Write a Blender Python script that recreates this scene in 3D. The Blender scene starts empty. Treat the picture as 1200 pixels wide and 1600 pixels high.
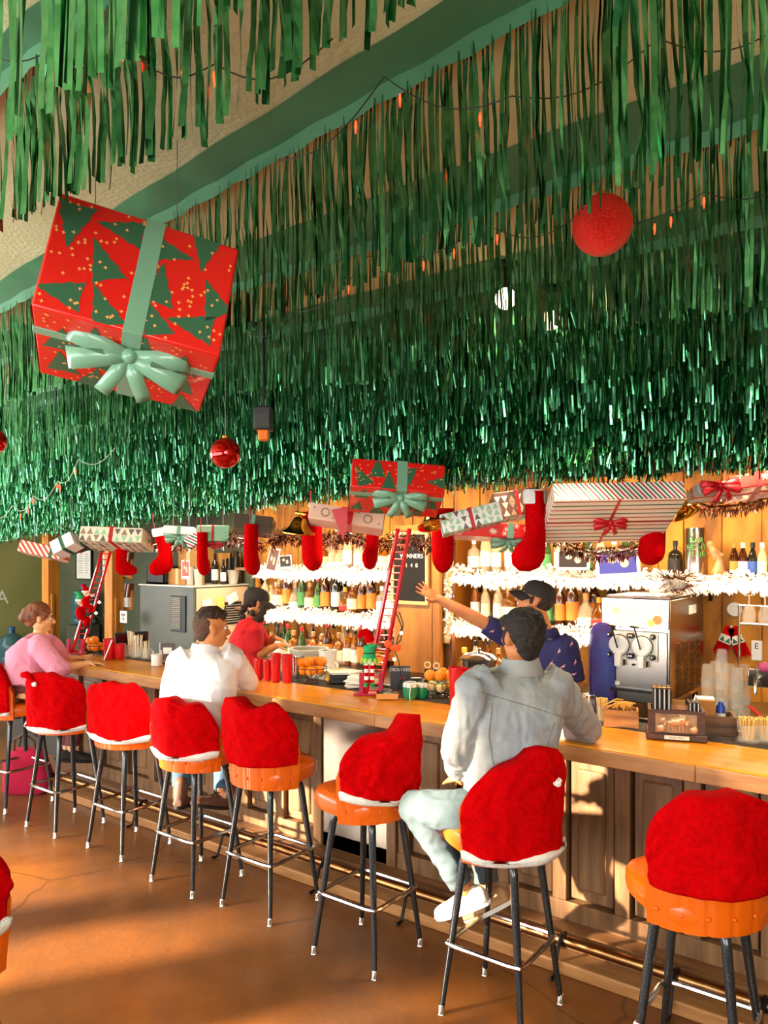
import bpy, math, random
from mathutils import Vector, Matrix, Euler, noise
R = random.Random(7)
PI = math.pi
sc = bpy.context.scene
C = sc.collection
EYE = 1.98
# ---------------------------------------------------------------- camera, world, lights, exposure
cd = bpy.data.cameras.new('camera'); cam = bpy.data.objects.new('camera', cd); C.objects.link(cam)
cam.location = (0, 0, EYE); cam.rotation_euler = (PI/2, 0, math.atan2(.6, .8))
cd.sensor_width = 36; cd.lens = 27; cd.shift_y = 60/1600; cd.clip_start = .02
sc.camera = cam
sc.view_settings.view_transform = 'Standard'; sc.view_settings.look = 'None'
sc.view_settings.gamma = 1; sc.view_settings.exposure = 1.2; sc.view_settings.use_curve_mapping = False
sc.cycles.max_bounces = 7; sc.cycles.diffuse_bounces = 3; sc.cycles.glossy_bounces = 3
sc.cycles.transmission_bounces = 5; sc.cycles.transparent_max_bounces = 12; sc.cycles.use_denoising = True
sc.cycles.sample_clamp_indirect = 6; sc.cycles.caustics_reflective = False; sc.cycles.caustics_refractive = False
w = bpy.data.worlds.new('world'); sc.world = w; w.use_nodes = True
bg = w.node_tree.nodes['Background']; bg.inputs[0].default_value = (.75, .87, 1, 1); bg.inputs[1].default_value = 1.6
def lamp(name, kind, loc, power, col=(1, 1, 1), size=(1, 1), aim=None, **k):
    l = bpy.data.lights.new(name, kind); l.energy = power; l.color = col
    if kind == 'AREA': l.shape = 'RECTANGLE'; l.size, l.size_y = size
    o = bpy.data.objects.new(name, l); C.objects.link(o); o.location = loc
    if aim is not None: o.rotation_euler = Vector(aim).to_track_quat('-Z', 'Y').to_euler()
    for a, v in k.items(): setattr(l, a, v)
    return o
lamp('sun', 'SUN', (-6, -6, 5), 19.0, (1, .82, .60), aim=(.53, .85, -.25), angle=.035)
lamp('window_daylight', 'AREA', (-4.4, -2.85, 1.9), 300, (.92, .96, 1), (8.6, 2.3), aim=(0, 1, .45))
lamp('window_daylight', 'AREA', (-9.9, 0.6, 1.9), 150, (.95, .97, 1), (4.5, 2.0), aim=(1, .25, 0))
lamp('room_fill_light', 'AREA', (2.3, -.9, 2.2), 110, (.97, 1, .93), (3.4, 1.4), aim=(-1, .75, .22))  # added fill for ceiling and fringe
for x0, x1, p in ((-6.15, -4.05, 14), (-3.45, -.1, 25)):                      # light strips under the bottle shelves
    for z, kz in ((1.765, 1.), (1.345, .9)):
        if z < 1.5 and x0 > -4: x1 = -2.0
        lamp('shelf_light', 'AREA', ((x0+x1)/2, 5.52, z), p*kz, (1, .80, .55), (x1-x0, .06), aim=(0, -.25, -1))
for x in (-5.6, -3.9, -2.3, -.9):
    lamp('bar_fill_spot', 'SPOT', (x, 4.35, 2.9), 380, (1, .78, .52), aim=(0, .75, -1), spot_size=1.9, spot_blend=.8, shadow_soft_size=.12)  # added warm spots without fixtures, brighten the back bar
for x in (-6.6, -4.7, -3.0, -1.6, -.4):
    lamp('counter_fill_spot', 'SPOT', (x, 3.95, 2.55), 55, (1, .75, .45), aim=(0, -.15, -1), spot_size=2.0, spot_blend=.8, shadow_soft_size=.1)  # added warm spots without fixtures, brighten the bar top
# ---------------------------------------------------------------- coordinates (Y away across the bar, X along it)
def W(px, py, d):                              # point seen at px,py at depth d metres
    r = (px-600)/1200*d
    return Vector((.8*r-.6*d, .6*r+.8*d, EYE-(py-860)*d/1200))
def PY(px, py, Y): return W(px, py, Y/(.6*(px-600)/1200+.8))
def PZ(px, py, z): return W(px, py, (EYE-z)*1200/(py-860))
RV = Vector((.8, .6, 0)); FV = Vector((-.6, .8, 0)); UV = Vector((0, 0, 1))
BAS = Matrix((RV, FV, UV)).transposed()
YAW = math.atan2(.6, .8)
# ---------------------------------------------------------------- materials
def lin(c):
    if isinstance(c, str): c = tuple(int(c[i:i+2], 16)/255 for i in (0, 2, 4))
    return tuple(x/12.92 if x <= .04045 else ((x+.055)/1.055)**2.4 for x in c)+(1,)
MC = {}
def mat(name, col='888888', rough=.5, metal=0, col2=None, scale=6, stretch=(1, 1, 1), bump=0, bscale=40, trans=0, emit=None, es=0,
        sheen=0, coat=0, contrast=(.35, .65), ior=1.45, detail=6, alpha=1):
    if name in MC: return MC[name]
    m = bpy.data.materials.new(name); m.use_nodes = True; nt = m.node_tree; b = nt.nodes['Principled BSDF']; L = nt.links.new
    b.inputs['Base Color'].default_value = lin(col); b.inputs['Roughness'].default_value = rough; b.inputs['Metallic'].default_value = metal
    b.inputs['IOR'].default_value = ior; b.inputs['Transmission Weight'].default_value = trans; b.inputs['Alpha'].default_value = alpha
    b.inputs['Coat Weight'].default_value = coat; b.inputs['Sheen Weight'].default_value = sheen
    if emit: b.inputs['Emission Color'].default_value = lin(emit); b.inputs['Emission Strength'].default_value = es
    tc = nt.nodes.new('ShaderNodeTexCoord'); mp = nt.nodes.new('ShaderNodeMapping'); mp.inputs['Scale'].default_value = stretch
    L(tc.outputs['Object'], mp.inputs[0])
    if col2:
        n = nt.nodes.new('ShaderNodeTexNoise'); n.inputs['Scale'].default_value = scale; n.inputs['Detail'].default_value = detail
        r = nt.nodes.new('ShaderNodeValToRGB'); r.color_ramp.elements[0].position, r.color_ramp.elements[1].position = contrast
        r.color_ramp.elements[0].color = lin(col); r.color_ramp.elements[1].color = lin(col2)
        L(mp.outputs[0], n.inputs[0]); L(n.outputs[0], r.inputs[0]); L(r.outputs[0], b.inputs['Base Color'])
    if bump:
        n = nt.nodes.new('ShaderNodeTexNoise'); n.inputs['Scale'].default_value = bscale; n.inputs['Detail'].default_value = 4
        u = nt.nodes.new('ShaderNodeBump'); u.inputs['Strength'].default_value = bump; u.inputs['Distance'].default_value = .01
        L(mp.outputs[0], n.inputs[0]); L(n.outputs[0], u.inputs['Height']); L(u.outputs[0], b.inputs['Normal'])
    MC[name] = m
    return m
def stripes(name, cols, period, axis, rough=.5, diag=0):
    m = mat(name, cols[0], rough); nt = m.node_tree; L = nt.links.new; b = nt.nodes['Principled BSDF']
    tc = nt.nodes.new('ShaderNodeTexCoord'); sx = nt.nodes.new('ShaderNodeSeparateXYZ'); L(tc.outputs['Object'], sx.inputs[0])
    def mth(op, a, bb=None):
        n = nt.nodes.new('ShaderNodeMath'); n.operation = op
        for i, q in enumerate((a, bb)):
            if q is None: continue
            if isinstance(q, (int, float)): n.inputs[i].default_value = q
            else: L(q, n.inputs[i])
        return n.outputs[0]
    v = sx.outputs[axis]
    if diag: v = mth('ADD', v, mth('MULTIPLY', sx.outputs[2 if axis != 2 else 0], diag))
    f = mth('FRACT', mth('MULTIPLY', v, 1/period))
    r = nt.nodes.new('ShaderNodeValToRGB'); r.color_ramp.interpolation = 'CONSTANT'; e = r.color_ramp.elements
    e[0].color = lin(cols[0]); e[0].position = 0; e[1].color = lin(cols[1]); e[1].position = 1/len(cols)
    for i in range(2, len(cols)): q = e.new(i/len(cols)); q.color = lin(cols[i])
    L(f, r.inputs[0]); L(r.outputs[0], b.inputs['Base Color'])
    return m
# ---------------------------------------------------------------- mesh builder
class MB:
    def __init__(s): s.v = []; s.f = []; s.m = []; s.cm = 0
    def add(s, vs, fs):
        n = len(s.v); s.v += [tuple(q) for q in vs]; s.f += [tuple(i+n for i in f) for f in fs]; s.m += [s.cm]*len(fs); return s
    def box(s, c, d, rot=None):
        vs = [Vector((x*d[0]/2, y*d[1]/2, z*d[2]/2)) for z in (-1, 1) for y in (-1, 1) for x in (-1, 1)]
        if rot is not None:
            q = rot if isinstance(rot, Matrix) else Euler(rot).to_matrix()
            vs = [q @ u for u in vs]
        return s.add([u+Vector(c) for u in vs], [(0, 2, 3, 1), (4, 5, 7, 6), (0, 1, 5, 4), (2, 6, 7, 3), (0, 4, 6, 2), (1, 3, 7, 5)])
    def b2(s, a, b): return s.box([(p+q)/2 for p, q in zip(a, b)], [abs(q-p) for p, q in zip(a, b)])
    def rings(s, rs, c0=True, c1=True, closed=False):
        n = len(rs[0]); vs = [p for r in rs for p in r]; fs = []
        k = len(rs)
        for i in range(k if closed else k-1):
            a, b = i*n, ((i+1) % k)*n
            for j in range(n): fs.append((a+j, a+(j+1) % n, b+(j+1) % n, b+j))
        if not closed:
            if c0: fs.append(tuple(range(n-1, -1, -1)))
            if c1: fs.append(tuple(range((k-1)*n, k*n)))
        return s.add(vs, fs)
    def tube(s, pts, rs, n=8, closed=False, flat=1, up=None):
        pts = [Vector(p) for p in pts]; k = len(pts)
        if not isinstance(rs, (list, tuple)): rs = [rs]*k
        out = []; u = None
        for i, p in enumerate(pts):
            if closed: t = pts[(i+1) % k]-pts[i-1]
            else: t = pts[min(i+1, k-1)]-pts[max(i-1, 0)]
            t = t.normalized() if t.length > 1e-9 else Vector((0, 0, 1))
            if u is None:
                u = Vector(up) if up else (Vector((0, 0, 1)) if abs(t.z) < .9 else Vector((1, 0, 0)))
            u = (u-t*u.dot(t)).normalized(); v = t.cross(u)
            out.append([p+(u*math.cos(2*PI*j/n)*flat+v*math.sin(2*PI*j/n))*rs[i] for j in range(n)])
        return s.rings(out, closed=closed)
    def lathe(s, prof, n=12, c=(0, 0, 0), M=None, sq=1):
        c = Vector(c); out = []
        for r, z in prof:
            ring = [Vector((r*math.cos(2*PI*j/n), r*math.sin(2*PI*j/n)*sq, z)) for j in range(n)]
            out.append([c+(M @ p if M else p) for p in ring])
        return s.rings(out)
    def ell(s, c, r, M=None, n=12, k=8):
        if not isinstance(r, (list, tuple)): r = (r, r, r)
        c = Vector(c); out = []
        for i in range(1, k):
            a = PI*i/k; ring = []
            for j in range(n):
                p = Vector((r[0]*math.sin(a)*math.cos(2*PI*j/n), r[1]*math.sin(a)*math.sin(2*PI*j/n), -r[2]*math.cos(a)))
                ring.append(c+(M @ p if M else p))
            out.append(ring)
        a, b = Vector((0, 0, -r[2])), Vector((0, 0, r[2]))
        base = len(s.v); s.rings(out, c0=False, c1=False); m = len(out)*n
        s.v += [tuple(c+(M @ a if M else a)), tuple(c+(M @ b if M else b))]
        for j in range(n):
            s.f.append((base+m, base+(j+1) % n, base+j)); s.f.append((base+m+1, base+(k-2)*n+j, base+(k-2)*n+(j+1) % n)); s.m += [s.cm]*2
        return s
    def cap(s, p0, p1, r0, r1, n=12):                                # a tapering limb with round ends
        p0, p1 = Vector(p0), Vector(p1); s.tube([p0, p0.lerp(p1, .35), p1], [r0, r0*.62+r1*.38+.1*abs(r0-r1), r1], n)
        s.ell(p0, r0, n=n, k=6); return s.ell(p1, r1, n=n, k=6)
    def prism(s, poly, h, M=None, c=(0, 0, 0)):                       # polygon in XZ thickened along Y
        c = Vector(c); n = len(poly)
        vs = [Vector((x, y, z)) for y in (-h/2, h/2) for x, z in poly]
        if M: vs = [M @ q for q in vs]
        fs = [tuple(range(n)), tuple(range(2*n-1, n-1, -1))]+[(j, j+n, (j+1) % n+n, (j+1) % n) for j in range(n)]
        return s.add([c+q for q in vs], fs)
    def mesh(s, name, mats, smooth=True, ang=38):
        me = bpy.data.meshes.new(name); me.from_pydata(s.v, [], s.f)
        for m in (mats if isinstance(mats, (list, tuple)) else [mats]): me.materials.append(m)
        if len(set(s.m)) > 1 or s.cm: me.polygons.foreach_set('material_index', s.m)
        if smooth and s.f:
            me.polygons.foreach_set('use_smooth', [True]*len(s.f)); me.set_sharp_from_angle(angle=math.radians(ang))
        me.update(); return me
def tag(o, label=None, cat=None, group=None, kind=None):
    if label: o['label'] = label
    if cat: o['category'] = cat
    if group: o['group'] = group
    if kind: o['kind'] = kind
    return o
def obj(name, mb, m, parent=None, smooth=True, bevel=0, ang=38, label=None):
    me = mb if isinstance(mb, bpy.types.Mesh) else mb.mesh(name, m, smooth, ang)
    o = bpy.data.objects.new(name, me); C.objects.link(o)
    if parent: o.parent = parent
    if bevel:
        b = o.modifiers.new('b', 'BEVEL'); b.width = bevel; b.segments = 2; b.limit_method = 'ANGLE'; b.angle_limit = .7
    if label: o['label'] = label
    return o
def thing(name, label, cat, loc=(0, 0, 0), rz=0, group=None, rot=None):
    o = bpy.data.objects.new(name, None); C.objects.link(o); o.location = loc; o.empty_display_size = .1
    o.rotation_euler = rot.to_euler() if rot is not None else (0, 0, rz)
    return tag(o, label, cat, group)
def kids(o): return [c for c in bpy.data.objects if c.parent == o]
def dup(o, loc=None, rz=None, label=None, parent=None, tree=None, group=None):
    c = o.copy(); C.objects.link(c)
    if parent: c.parent = parent
    if loc is not None: c.location = loc
    if rz is not None: c.rotation_euler = (0, 0, rz)
    if label: c['label'] = label
    if group: c['group'] = group
    for ch in (tree if tree is not None else kids(o)): dup(ch, parent=c)
    return c
def struct(name, mb, m, **k): return tag(obj(name, mb, m, **k), kind='structure')
def text(name, body, size, m, M, parent=None, depth=.001, align='CENTER', wrap=0):
    cu = bpy.data.curves.new(name, 'FONT'); cu.body = body; cu.size = size; cu.extrude = depth; cu.align_x = align; cu.align_y = 'CENTER'
    cu.space_line = .95
    o = bpy.data.objects.new(name, cu); C.objects.link(o); bpy.context.view_layer.update()
    me = bpy.data.meshes.new_from_object(o.evaluated_get(bpy.context.evaluated_depsgraph_get())); bpy.data.objects.remove(o)
    if wrap:
        for v in me.vertices:
            a = v.co.x/wrap; r = wrap+v.co.z; v.co = Vector((r*math.sin(a), v.co.y, r*math.cos(a)))
    me.materials.clear(); me.materials.append(m)
    o = bpy.data.objects.new(name, me); C.objects.link(o); o.parent = parent; o.matrix_local = M
    return o
def fuse(mb, vox=.01, it=4, disp=None, fac=.5):                       # one continuous skin over overlapping pieces
    me = mb.mesh('tmp', [], smooth=False); o = bpy.data.objects.new('tmp', me); C.objects.link(o)
    r = o.modifiers.new('r', 'REMESH'); r.mode = 'VOXEL'; r.voxel_size = vox
    q = o.modifiers.new('s', 'SMOOTH'); q.iterations = it; q.factor = fac
    bpy.context.view_layer.update()
    out = bpy.data.meshes.new_from_object(o.evaluated_get(bpy.context.evaluated_depsgraph_get()))
    bpy.data.objects.remove(o); bpy.data.meshes.remove(me)
    if disp:
        ns = [v.normal.copy() for v in out.vertices]
        for v, nn in zip(out.vertices, ns): v.co += nn*disp(v.co, nn)
    out.polygons.foreach_set('use_smooth', [True]*len(out.polygons)); out.update()
    return out
def fused(name, mb, m, parent, vox=.01, it=4, disp=None, fac=.5, label=None):
    me = fuse(mb, vox, it, disp, fac); me.materials.append(m); me.name = name
    return obj(name, me, m, parent, label=label)
# ---------------------------------------------------------------- the room
CEIL = 3.2
def floor_mat():
    m = mat('concrete', '523a30', .33, col2='a8601e', scale=.9, contrast=(.3, .7), bump=.12, bscale=30)  # orange noise colour paints in the tone of sunlit floor
    nt = m.node_tree; L = nt.links.new; b = nt.nodes['Principled BSDF']
    src = b.inputs['Base Color'].links[0].from_socket
    tc = nt.nodes.new('ShaderNodeTexCoord')
    n2 = nt.nodes.new('ShaderNodeTexNoise'); n2.inputs['Scale'].default_value = 7; n2.inputs['Detail'].default_value = 8; L(tc.outputs['Object'], n2.inputs[0])
    mx = nt.nodes.new('ShaderNodeMix'); mx.data_type = 'RGBA'; mx.blend_type = 'MULTIPLY'; mx.inputs[0].default_value = .55
    L(src, mx.inputs[6]); L(n2.outputs[0], mx.inputs[7])
    # hairline cracks
    nz = nt.nodes.new('ShaderNodeTexNoise'); nz.inputs['Scale'].default_value = 3; L(tc.outputs['Object'], nz.inputs[0])
    mx2 = nt.nodes.new('ShaderNodeMix'); mx2.data_type = 'RGBA'; mx2.inputs[0].default_value = .12; L(tc.outputs['Object'], mx2.inputs[6]); L(nz.outputs[1], mx2.inputs[7])
    vo = nt.nodes.new('ShaderNodeTexVoronoi'); vo.feature = 'DISTANCE_TO_EDGE'; vo.inputs['Scale'].default_value = .55; L(mx2.outputs[2], vo.inputs[0])
    rp = nt.nodes.new('ShaderNodeValToRGB'); rp.color_ramp.elements[0].position = 0; rp.color_ramp.elements[1].position = .004
    rp.color_ramp.elements[0].color = (.25, .22, .2, 1); rp.color_ramp.elements[1].color = (1, 1, 1, 1); L(vo.outputs[0], rp.inputs[0])
    mx3 = nt.nodes.new('ShaderNodeMix'); mx3.data_type = 'RGBA'; mx3.blend_type = 'MULTIPLY'; mx3.inputs[0].default_value = .8
    L(mx.outputs[2], mx3.inputs[6]); L(rp.outputs[0], mx3.inputs[7]); 
    g = nt.nodes.new('ShaderNodeMix'); g.data_type = 'RGBA'; g.blend_type = 'ADD'; g.inputs[0].default_value = .25; L(mx3.outputs[2], g.inputs[6]); g.inputs[7].default_value = (.12, .06, .02, 1)
    L(g.outputs[2], b.inputs['Base Color'])
    return m
X0, X1, Y0, Y1 = -10.5, 2.6, -3.0, 6.0
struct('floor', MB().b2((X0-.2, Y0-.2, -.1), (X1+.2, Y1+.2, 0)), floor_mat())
plaster = mat('tan_plaster', 'd6daa6', .9, col2='c8ca94', scale=2.5, bump=.3, bscale=60)
struct('ceiling', MB().b2((X0-.2, Y0-.2, CEIL), (X1+.2, Y1+.2, CEIL+.1)), plaster)
ochre = mat('ochre_wall', 'b8781e', .7, col2='744410', scale=3.2, stretch=(2.2, 1, .55), contrast=(.42, .68), bump=.3, bscale=20)
wb = struct('wall_back', MB().b2((X0-.2, Y1+.02, 0), (X1+.2, Y1+.2, CEIL)), ochre)
# vertical planks on the back wall behind the bar
x = -6.3; k = 0
while x < .55:
    wd = R.choice((.19, .23, .27)); o = obj('plank', MB().b2((x+.004, Y1-.0, .02), (x+wd-.004, Y1+.02+R.uniform(0, .004), CEIL)), ochre, wb, bevel=.004); x += wd
struct('wall_left', MB().b2((X0-.2, Y0-.2, 0), (X0, Y1+.2, CEIL)), mat('olive_wall', '8f8f52', .85, col2='a09c60', scale=1.5))
green = mat('dark_green_wall', '4d523c', .85, col2='5a5e46', scale=2)
tag(obj('wall_back', MB().b2((X0, Y1-.03, 0), (-6.3, Y1+.02, CEIL)), green), kind='structure')
struct('wall_right', MB().b2((X1, Y0-.2, 0), (X1+.2, Y1+.2, CEIL)), mat('warm_wall', 'b89468', .85))
# street side, behind the camera: piers between tall windows
fw = MB(); fw.b2((X0, Y0-.2, 0), (X1, Y0, .45)); fw.b2((X0, Y0-.2, 3.14), (X1, Y0, CEIL)); fw.b2((X0, Y0-.2, 1.74), (X1, Y0, 2.05))  # last box: unseen band added to shade the floor near the bar
for a, b in ((-9.2, -8.05), (-7.1, -5.78), (-5.42, -5.25), (-4.64, -2.9), (-2.6, -.6)): fw.b2((a, Y0-.15, 2.05), (b, Y0-.08, 3.14))   # added unseen panels, gaps between them aim sun at the sitters
for a, b in ((-6.5, -5.72), (-5.38, -5.25), (-4.75, -2.9), (-2.6, -.6)): fw.b2((a, Y0-.15, .45), (b, Y0-.08, 1.74))                  # added unseen panels, keep the sun on the left of the floor
fw.b2((-5.72, Y0-.15, .45), (-5.38, Y0-.08, 1.35))  # added unseen panel, leaves a small slot of sun above it
ops = []
for a, b in ((-10.5, -9.2), (-7.4, -7.1), (-5.25, -4.75), (-2.9, -2.6), (-.6, 2.6)): fw.b2((a, Y0-.2, .45), (b, Y0, 3.14))
struct('wall_front', fw, mat('front_wall', '6a5a44', .8))
frm = mat('window_frame', '2b2722', .4)
for i, (a, b) in enumerate(((-9.2, -7.4), (-7.1, -5.25), (-4.75, -2.9), (-2.6, -.6))):
    f = MB()
    for p, q in (((a, .45), (a+.05, 3.14)), ((b-.05, .45), (b, 3.14)), ((a, .45), (b, .5)), ((a, 3.09), (b, 3.14)), (((a+b)/2-.02, .45), ((a+b)/2+.02, 3.14)), ((a, 1.0), (b, 1.03))):
        f.b2((p[0], Y0-.13, p[1]), (q[0], Y0-.07, q[1]))
    struct('window_%d' % (i+1), f, frm, smooth=False)
# ---------------------------------------------------------------- the bar
BX0, BX1 = -6.05, 2.2
maple = mat('varnished_top', 'e8981c', .38, col2='d98418', scale=3, stretch=(.5, 6, 6), coat=.15)
edgew = mat('edge_wood', 'b8814f', .4, col2='a06c40', scale=8, stretch=(.6, 4, 4))
t = thing('bar_counter', 'long varnished wooden bar top with drinks, fruit and ladders on it', 'bar counter')
pr = [(BX0+.02, 3.46), (BX0+.06, 3.38), (BX1, 3.38), (BX1, 3.82), (BX0, 3.82)]
def slab(poly, z0, z1):
    n = len(poly); m = MB(); return m.add([(x, y, z0) for x, y in poly]+[(x, y, z1) for x, y in poly], [tuple(range(n-1, -1, -1)), tuple(range(n, 2*n))]+[(j, (j+1) % n, (j+1) % n+n, j+n) for j in range(n)])
obj('countertop', slab(pr, 1.035, 1.08), maple, t, bevel=.008)
xx = BX0+.06
while xx < BX1:
    x2 = min(BX1, xx+1.7); obj('edge_board', MB().b2((xx+.001, 3.362, 1.005), (x2-.001, 3.381, 1.074)), edgew, t, bevel=.004); xx = x2
obj('rubber_mat', MB().b2((BX0, 3.82, 1.04), (BX1, 4.02, 1.082)), mat('rubber', '2c2420', .6, bump=.4, bscale=150), t, bevel=.006)
oak = mat('worn_oak', '916a44', .5, col2='5f4027', scale=5, stretch=(5, 5, .55), contrast=(.3, .72), bump=.15, bscale=30)
oakd = mat('dark_groove', '3a2416', .7)
t = thing('bar_panelling', 'panelled wooden bar front behind the stools with a stepped base', 'bar front')
obj('back_panel', MB().b2((BX0+.08, 3.66, 0), (BX1, 3.98, 1.03)), oakd, t)
obj('top_rail', MB().b2((BX0+.08, 3.60, .965), (BX1, 3.66, 1.03)), oak, t, bevel=.004)
obj('bottom_rail', MB().b2((BX0+.08, 3.60, .14), (BX1, 3.66, .235)), oak, t, bevel=.004)
obj('step', MB().b2((BX0+.05, 3.49, .0), (BX1, 3.66, .142)), mat('step_wood', '9a6c44', .45, col2='6b4429', scale=4, stretch=(.6, 5, 5), contrast=(.35, .7)), t, bevel=.012)
obj('kick_board', MB().b2((BX0+.05, 3.36, .0), (BX1, 3.49, .062)), edgew, t, bevel=.008)
SX0, SX1 = -3.21, -2.64
x = BX0+.09; i = 0
def post(x): obj('stile', MB().b2((x, 3.60, .235), (x+.075, 3.66, .965)), oak, t, bevel=.005)
def panel(x, w):
    m = MB(); a = .012
    m.b2((x+a, 3.628, .247), (x+w-a, 3.67, .953))
    o = obj('panel', m, oak, t, bevel=.006)
    obj('raised_field', MB().b2((x+.05, 3.615, .30), (x+w-.05, 3.64, .90)), oak, o, bevel=.014)
xs = []
while x < SX0-.25: xs.append(x); x += .315
wd = (SX0-.04-(BX0+.09))/len(xs)
for k in range(len(xs)): post(BX0+.09+k*wd); panel(BX0+.09+k*wd+.075, wd-.075)
n2 = 15; wd = (BX1-.01-(SX1+.04))/n2
for k in range(n2): post(SX1+.04+k*wd); panel(SX1+.04+k*wd+.075, wd-.075)
steel = mat('brushed_steel', 'b9b4ae', .28, 1, col2='8f8880', scale=2, stretch=(1, 1, .2))
obj('steel_sheet', MB().b2((SX0+.035, 3.60, .142), (SX1-.035, 3.66, 1.0)), steel, t, bevel=.003, label='stainless steel sheet')
for q in (SX0, SX1):
    obj('trim_post', MB().b2((q-.035, 3.585, .142), (q+.033, 3.66, 1.03)), oak, t, bevel=.006)
brass = mat('worn_brass', 'a87a4e', .25, 1, col2='8a5c38', scale=12)
iron = mat('black_iron', '1f1b18', .45, .6)
t = thing('foot_rail', 'brass tube foot rail along the base of the bar', 'foot rail')
obj('rail_tube', MB().tube([(BX0+.1, 3.42, .135), (BX1, 3.42, .135)], .026, 14), brass, t)
for q in (PZ(180, 1278, .1), PZ(315, 1325, .1), PZ(455, 1385, .1), PZ(600, 1430, .1), PZ(830, 1530, .1), PZ(1010, 1610, .1), PZ(1150, 1690, .1)):
    x = q.x
    obj('rail_bracket', MB().tube([(x, 3.49, .10), (x, 3.44, .16), (x, 3.40, .155), (x, 3.36, .12), (x, 3.335, .05), (x, 3.32, .012), (x, 3.29, .008), (x, 3.27, .014)], .009, 6), iron, t)
    obj('bracket_clip', MB().tube([(x-.014, 3.42, .135), (x+.014, 3.42, .135)], .031, 14), iron, t)
# inner side of the bar and the back counter
t = thing('under_bar_well', 'steel working shelf on the bartenders side of the bar', 'counter')
obj('well_top', MB().b2((-7.9, 4.02, .80), (BX1, 4.45, .84)), steel, t, bevel=.006)
obj('well_body', MB().b2((-7.9, 4.02, 0), (BX1, 4.4, .80)), mat('dark_cabinet', '3a332c', .6), t)
t = thing('back_counter', 'low back counter under the bottle shelves holding bottles and machines', 'counter')
obj('worktop', MB().b2((-6.15, 4.96, .86), (.8, 5.99, .9)), steel, t, bevel=.006)
obj('cabinet_body', MB().b2((-6.15, 5.0, 0), (.8, 5.98, .86)), mat('dark_cabinet'), t)
# ---------------------------------------------------------------- stools
felt = mat('red_felt', 'c00004', .95, col2='a80003', scale=60, bump=.2, bscale=220); felt.node_tree.nodes['Principled BSDF'].inputs['Specular IOR Level'].default_value = .05
whitef = mat('white_plush', 'f2efe8', .95, bump=.8, bscale=160)
vinyl = mat('orange_vinyl', 'e26204', .34, col2='d45803', scale=4, coat=.25)
blk = mat('black_tube', '1d2024', .28, .4, col2='4a4e54', scale=220, contrast=(.5, .7), coat=.6)
chrome = mat('chrome', 'd8d4cf', .12, 1)
def legs(t):
    for i in range(4):
        a = PI/4+i*PI/2; c, s = math.cos(a), math.sin(a)
        pts = [(.09, .70), (.135, .70), (.158, .685), (.172, .64), (.205, .42), (.243, .17), (.263, .035)]
        o = obj('leg', MB().tube([(r*c, r*s, z) for r, z in pts], [.019, .019, .019, .0185, .0165, .0135, .012], 10), blk, t)
        obj('leg_tip', MB().lathe([(.012, .04), (.0145, .035), (.0145, .004), (.017, 0)][::-1], 10, (.2655*c, .2655*s, .001)), chrome, o)
    pts = []; n = 24
    for i in range(4):
        a = PI/4+i*PI/2; r = .225
        pc = Vector((r*1.06*math.cos(a), r*1.06*math.sin(a), .30))
        for da in (-.10, 0, .10):
            pts.append(pc+Vector((math.cos(a+da*0)*(-abs(da)*.25), math.sin(a)*(-abs(da)*.25), 0))+Vector((-math.sin(a), math.cos(a), 0))*da*.35)
    obj('footrest_ring', MB().tube(pts, .011, 8, closed=True), chrome, t)
    obj('swivel_plate', MB().lathe([(.03, .66), (.03, .69), (.115, .695), (.115, .712), (.04, .712)], 20), blk, t)
def sq(a, r, e=3.2):                                    # rounded square outline
    c, s = math.cos(a), math.sin(a); k = (abs(c)**e+abs(s)**e)**(-1/e)
    return r*k*c, r*k*s
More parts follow.
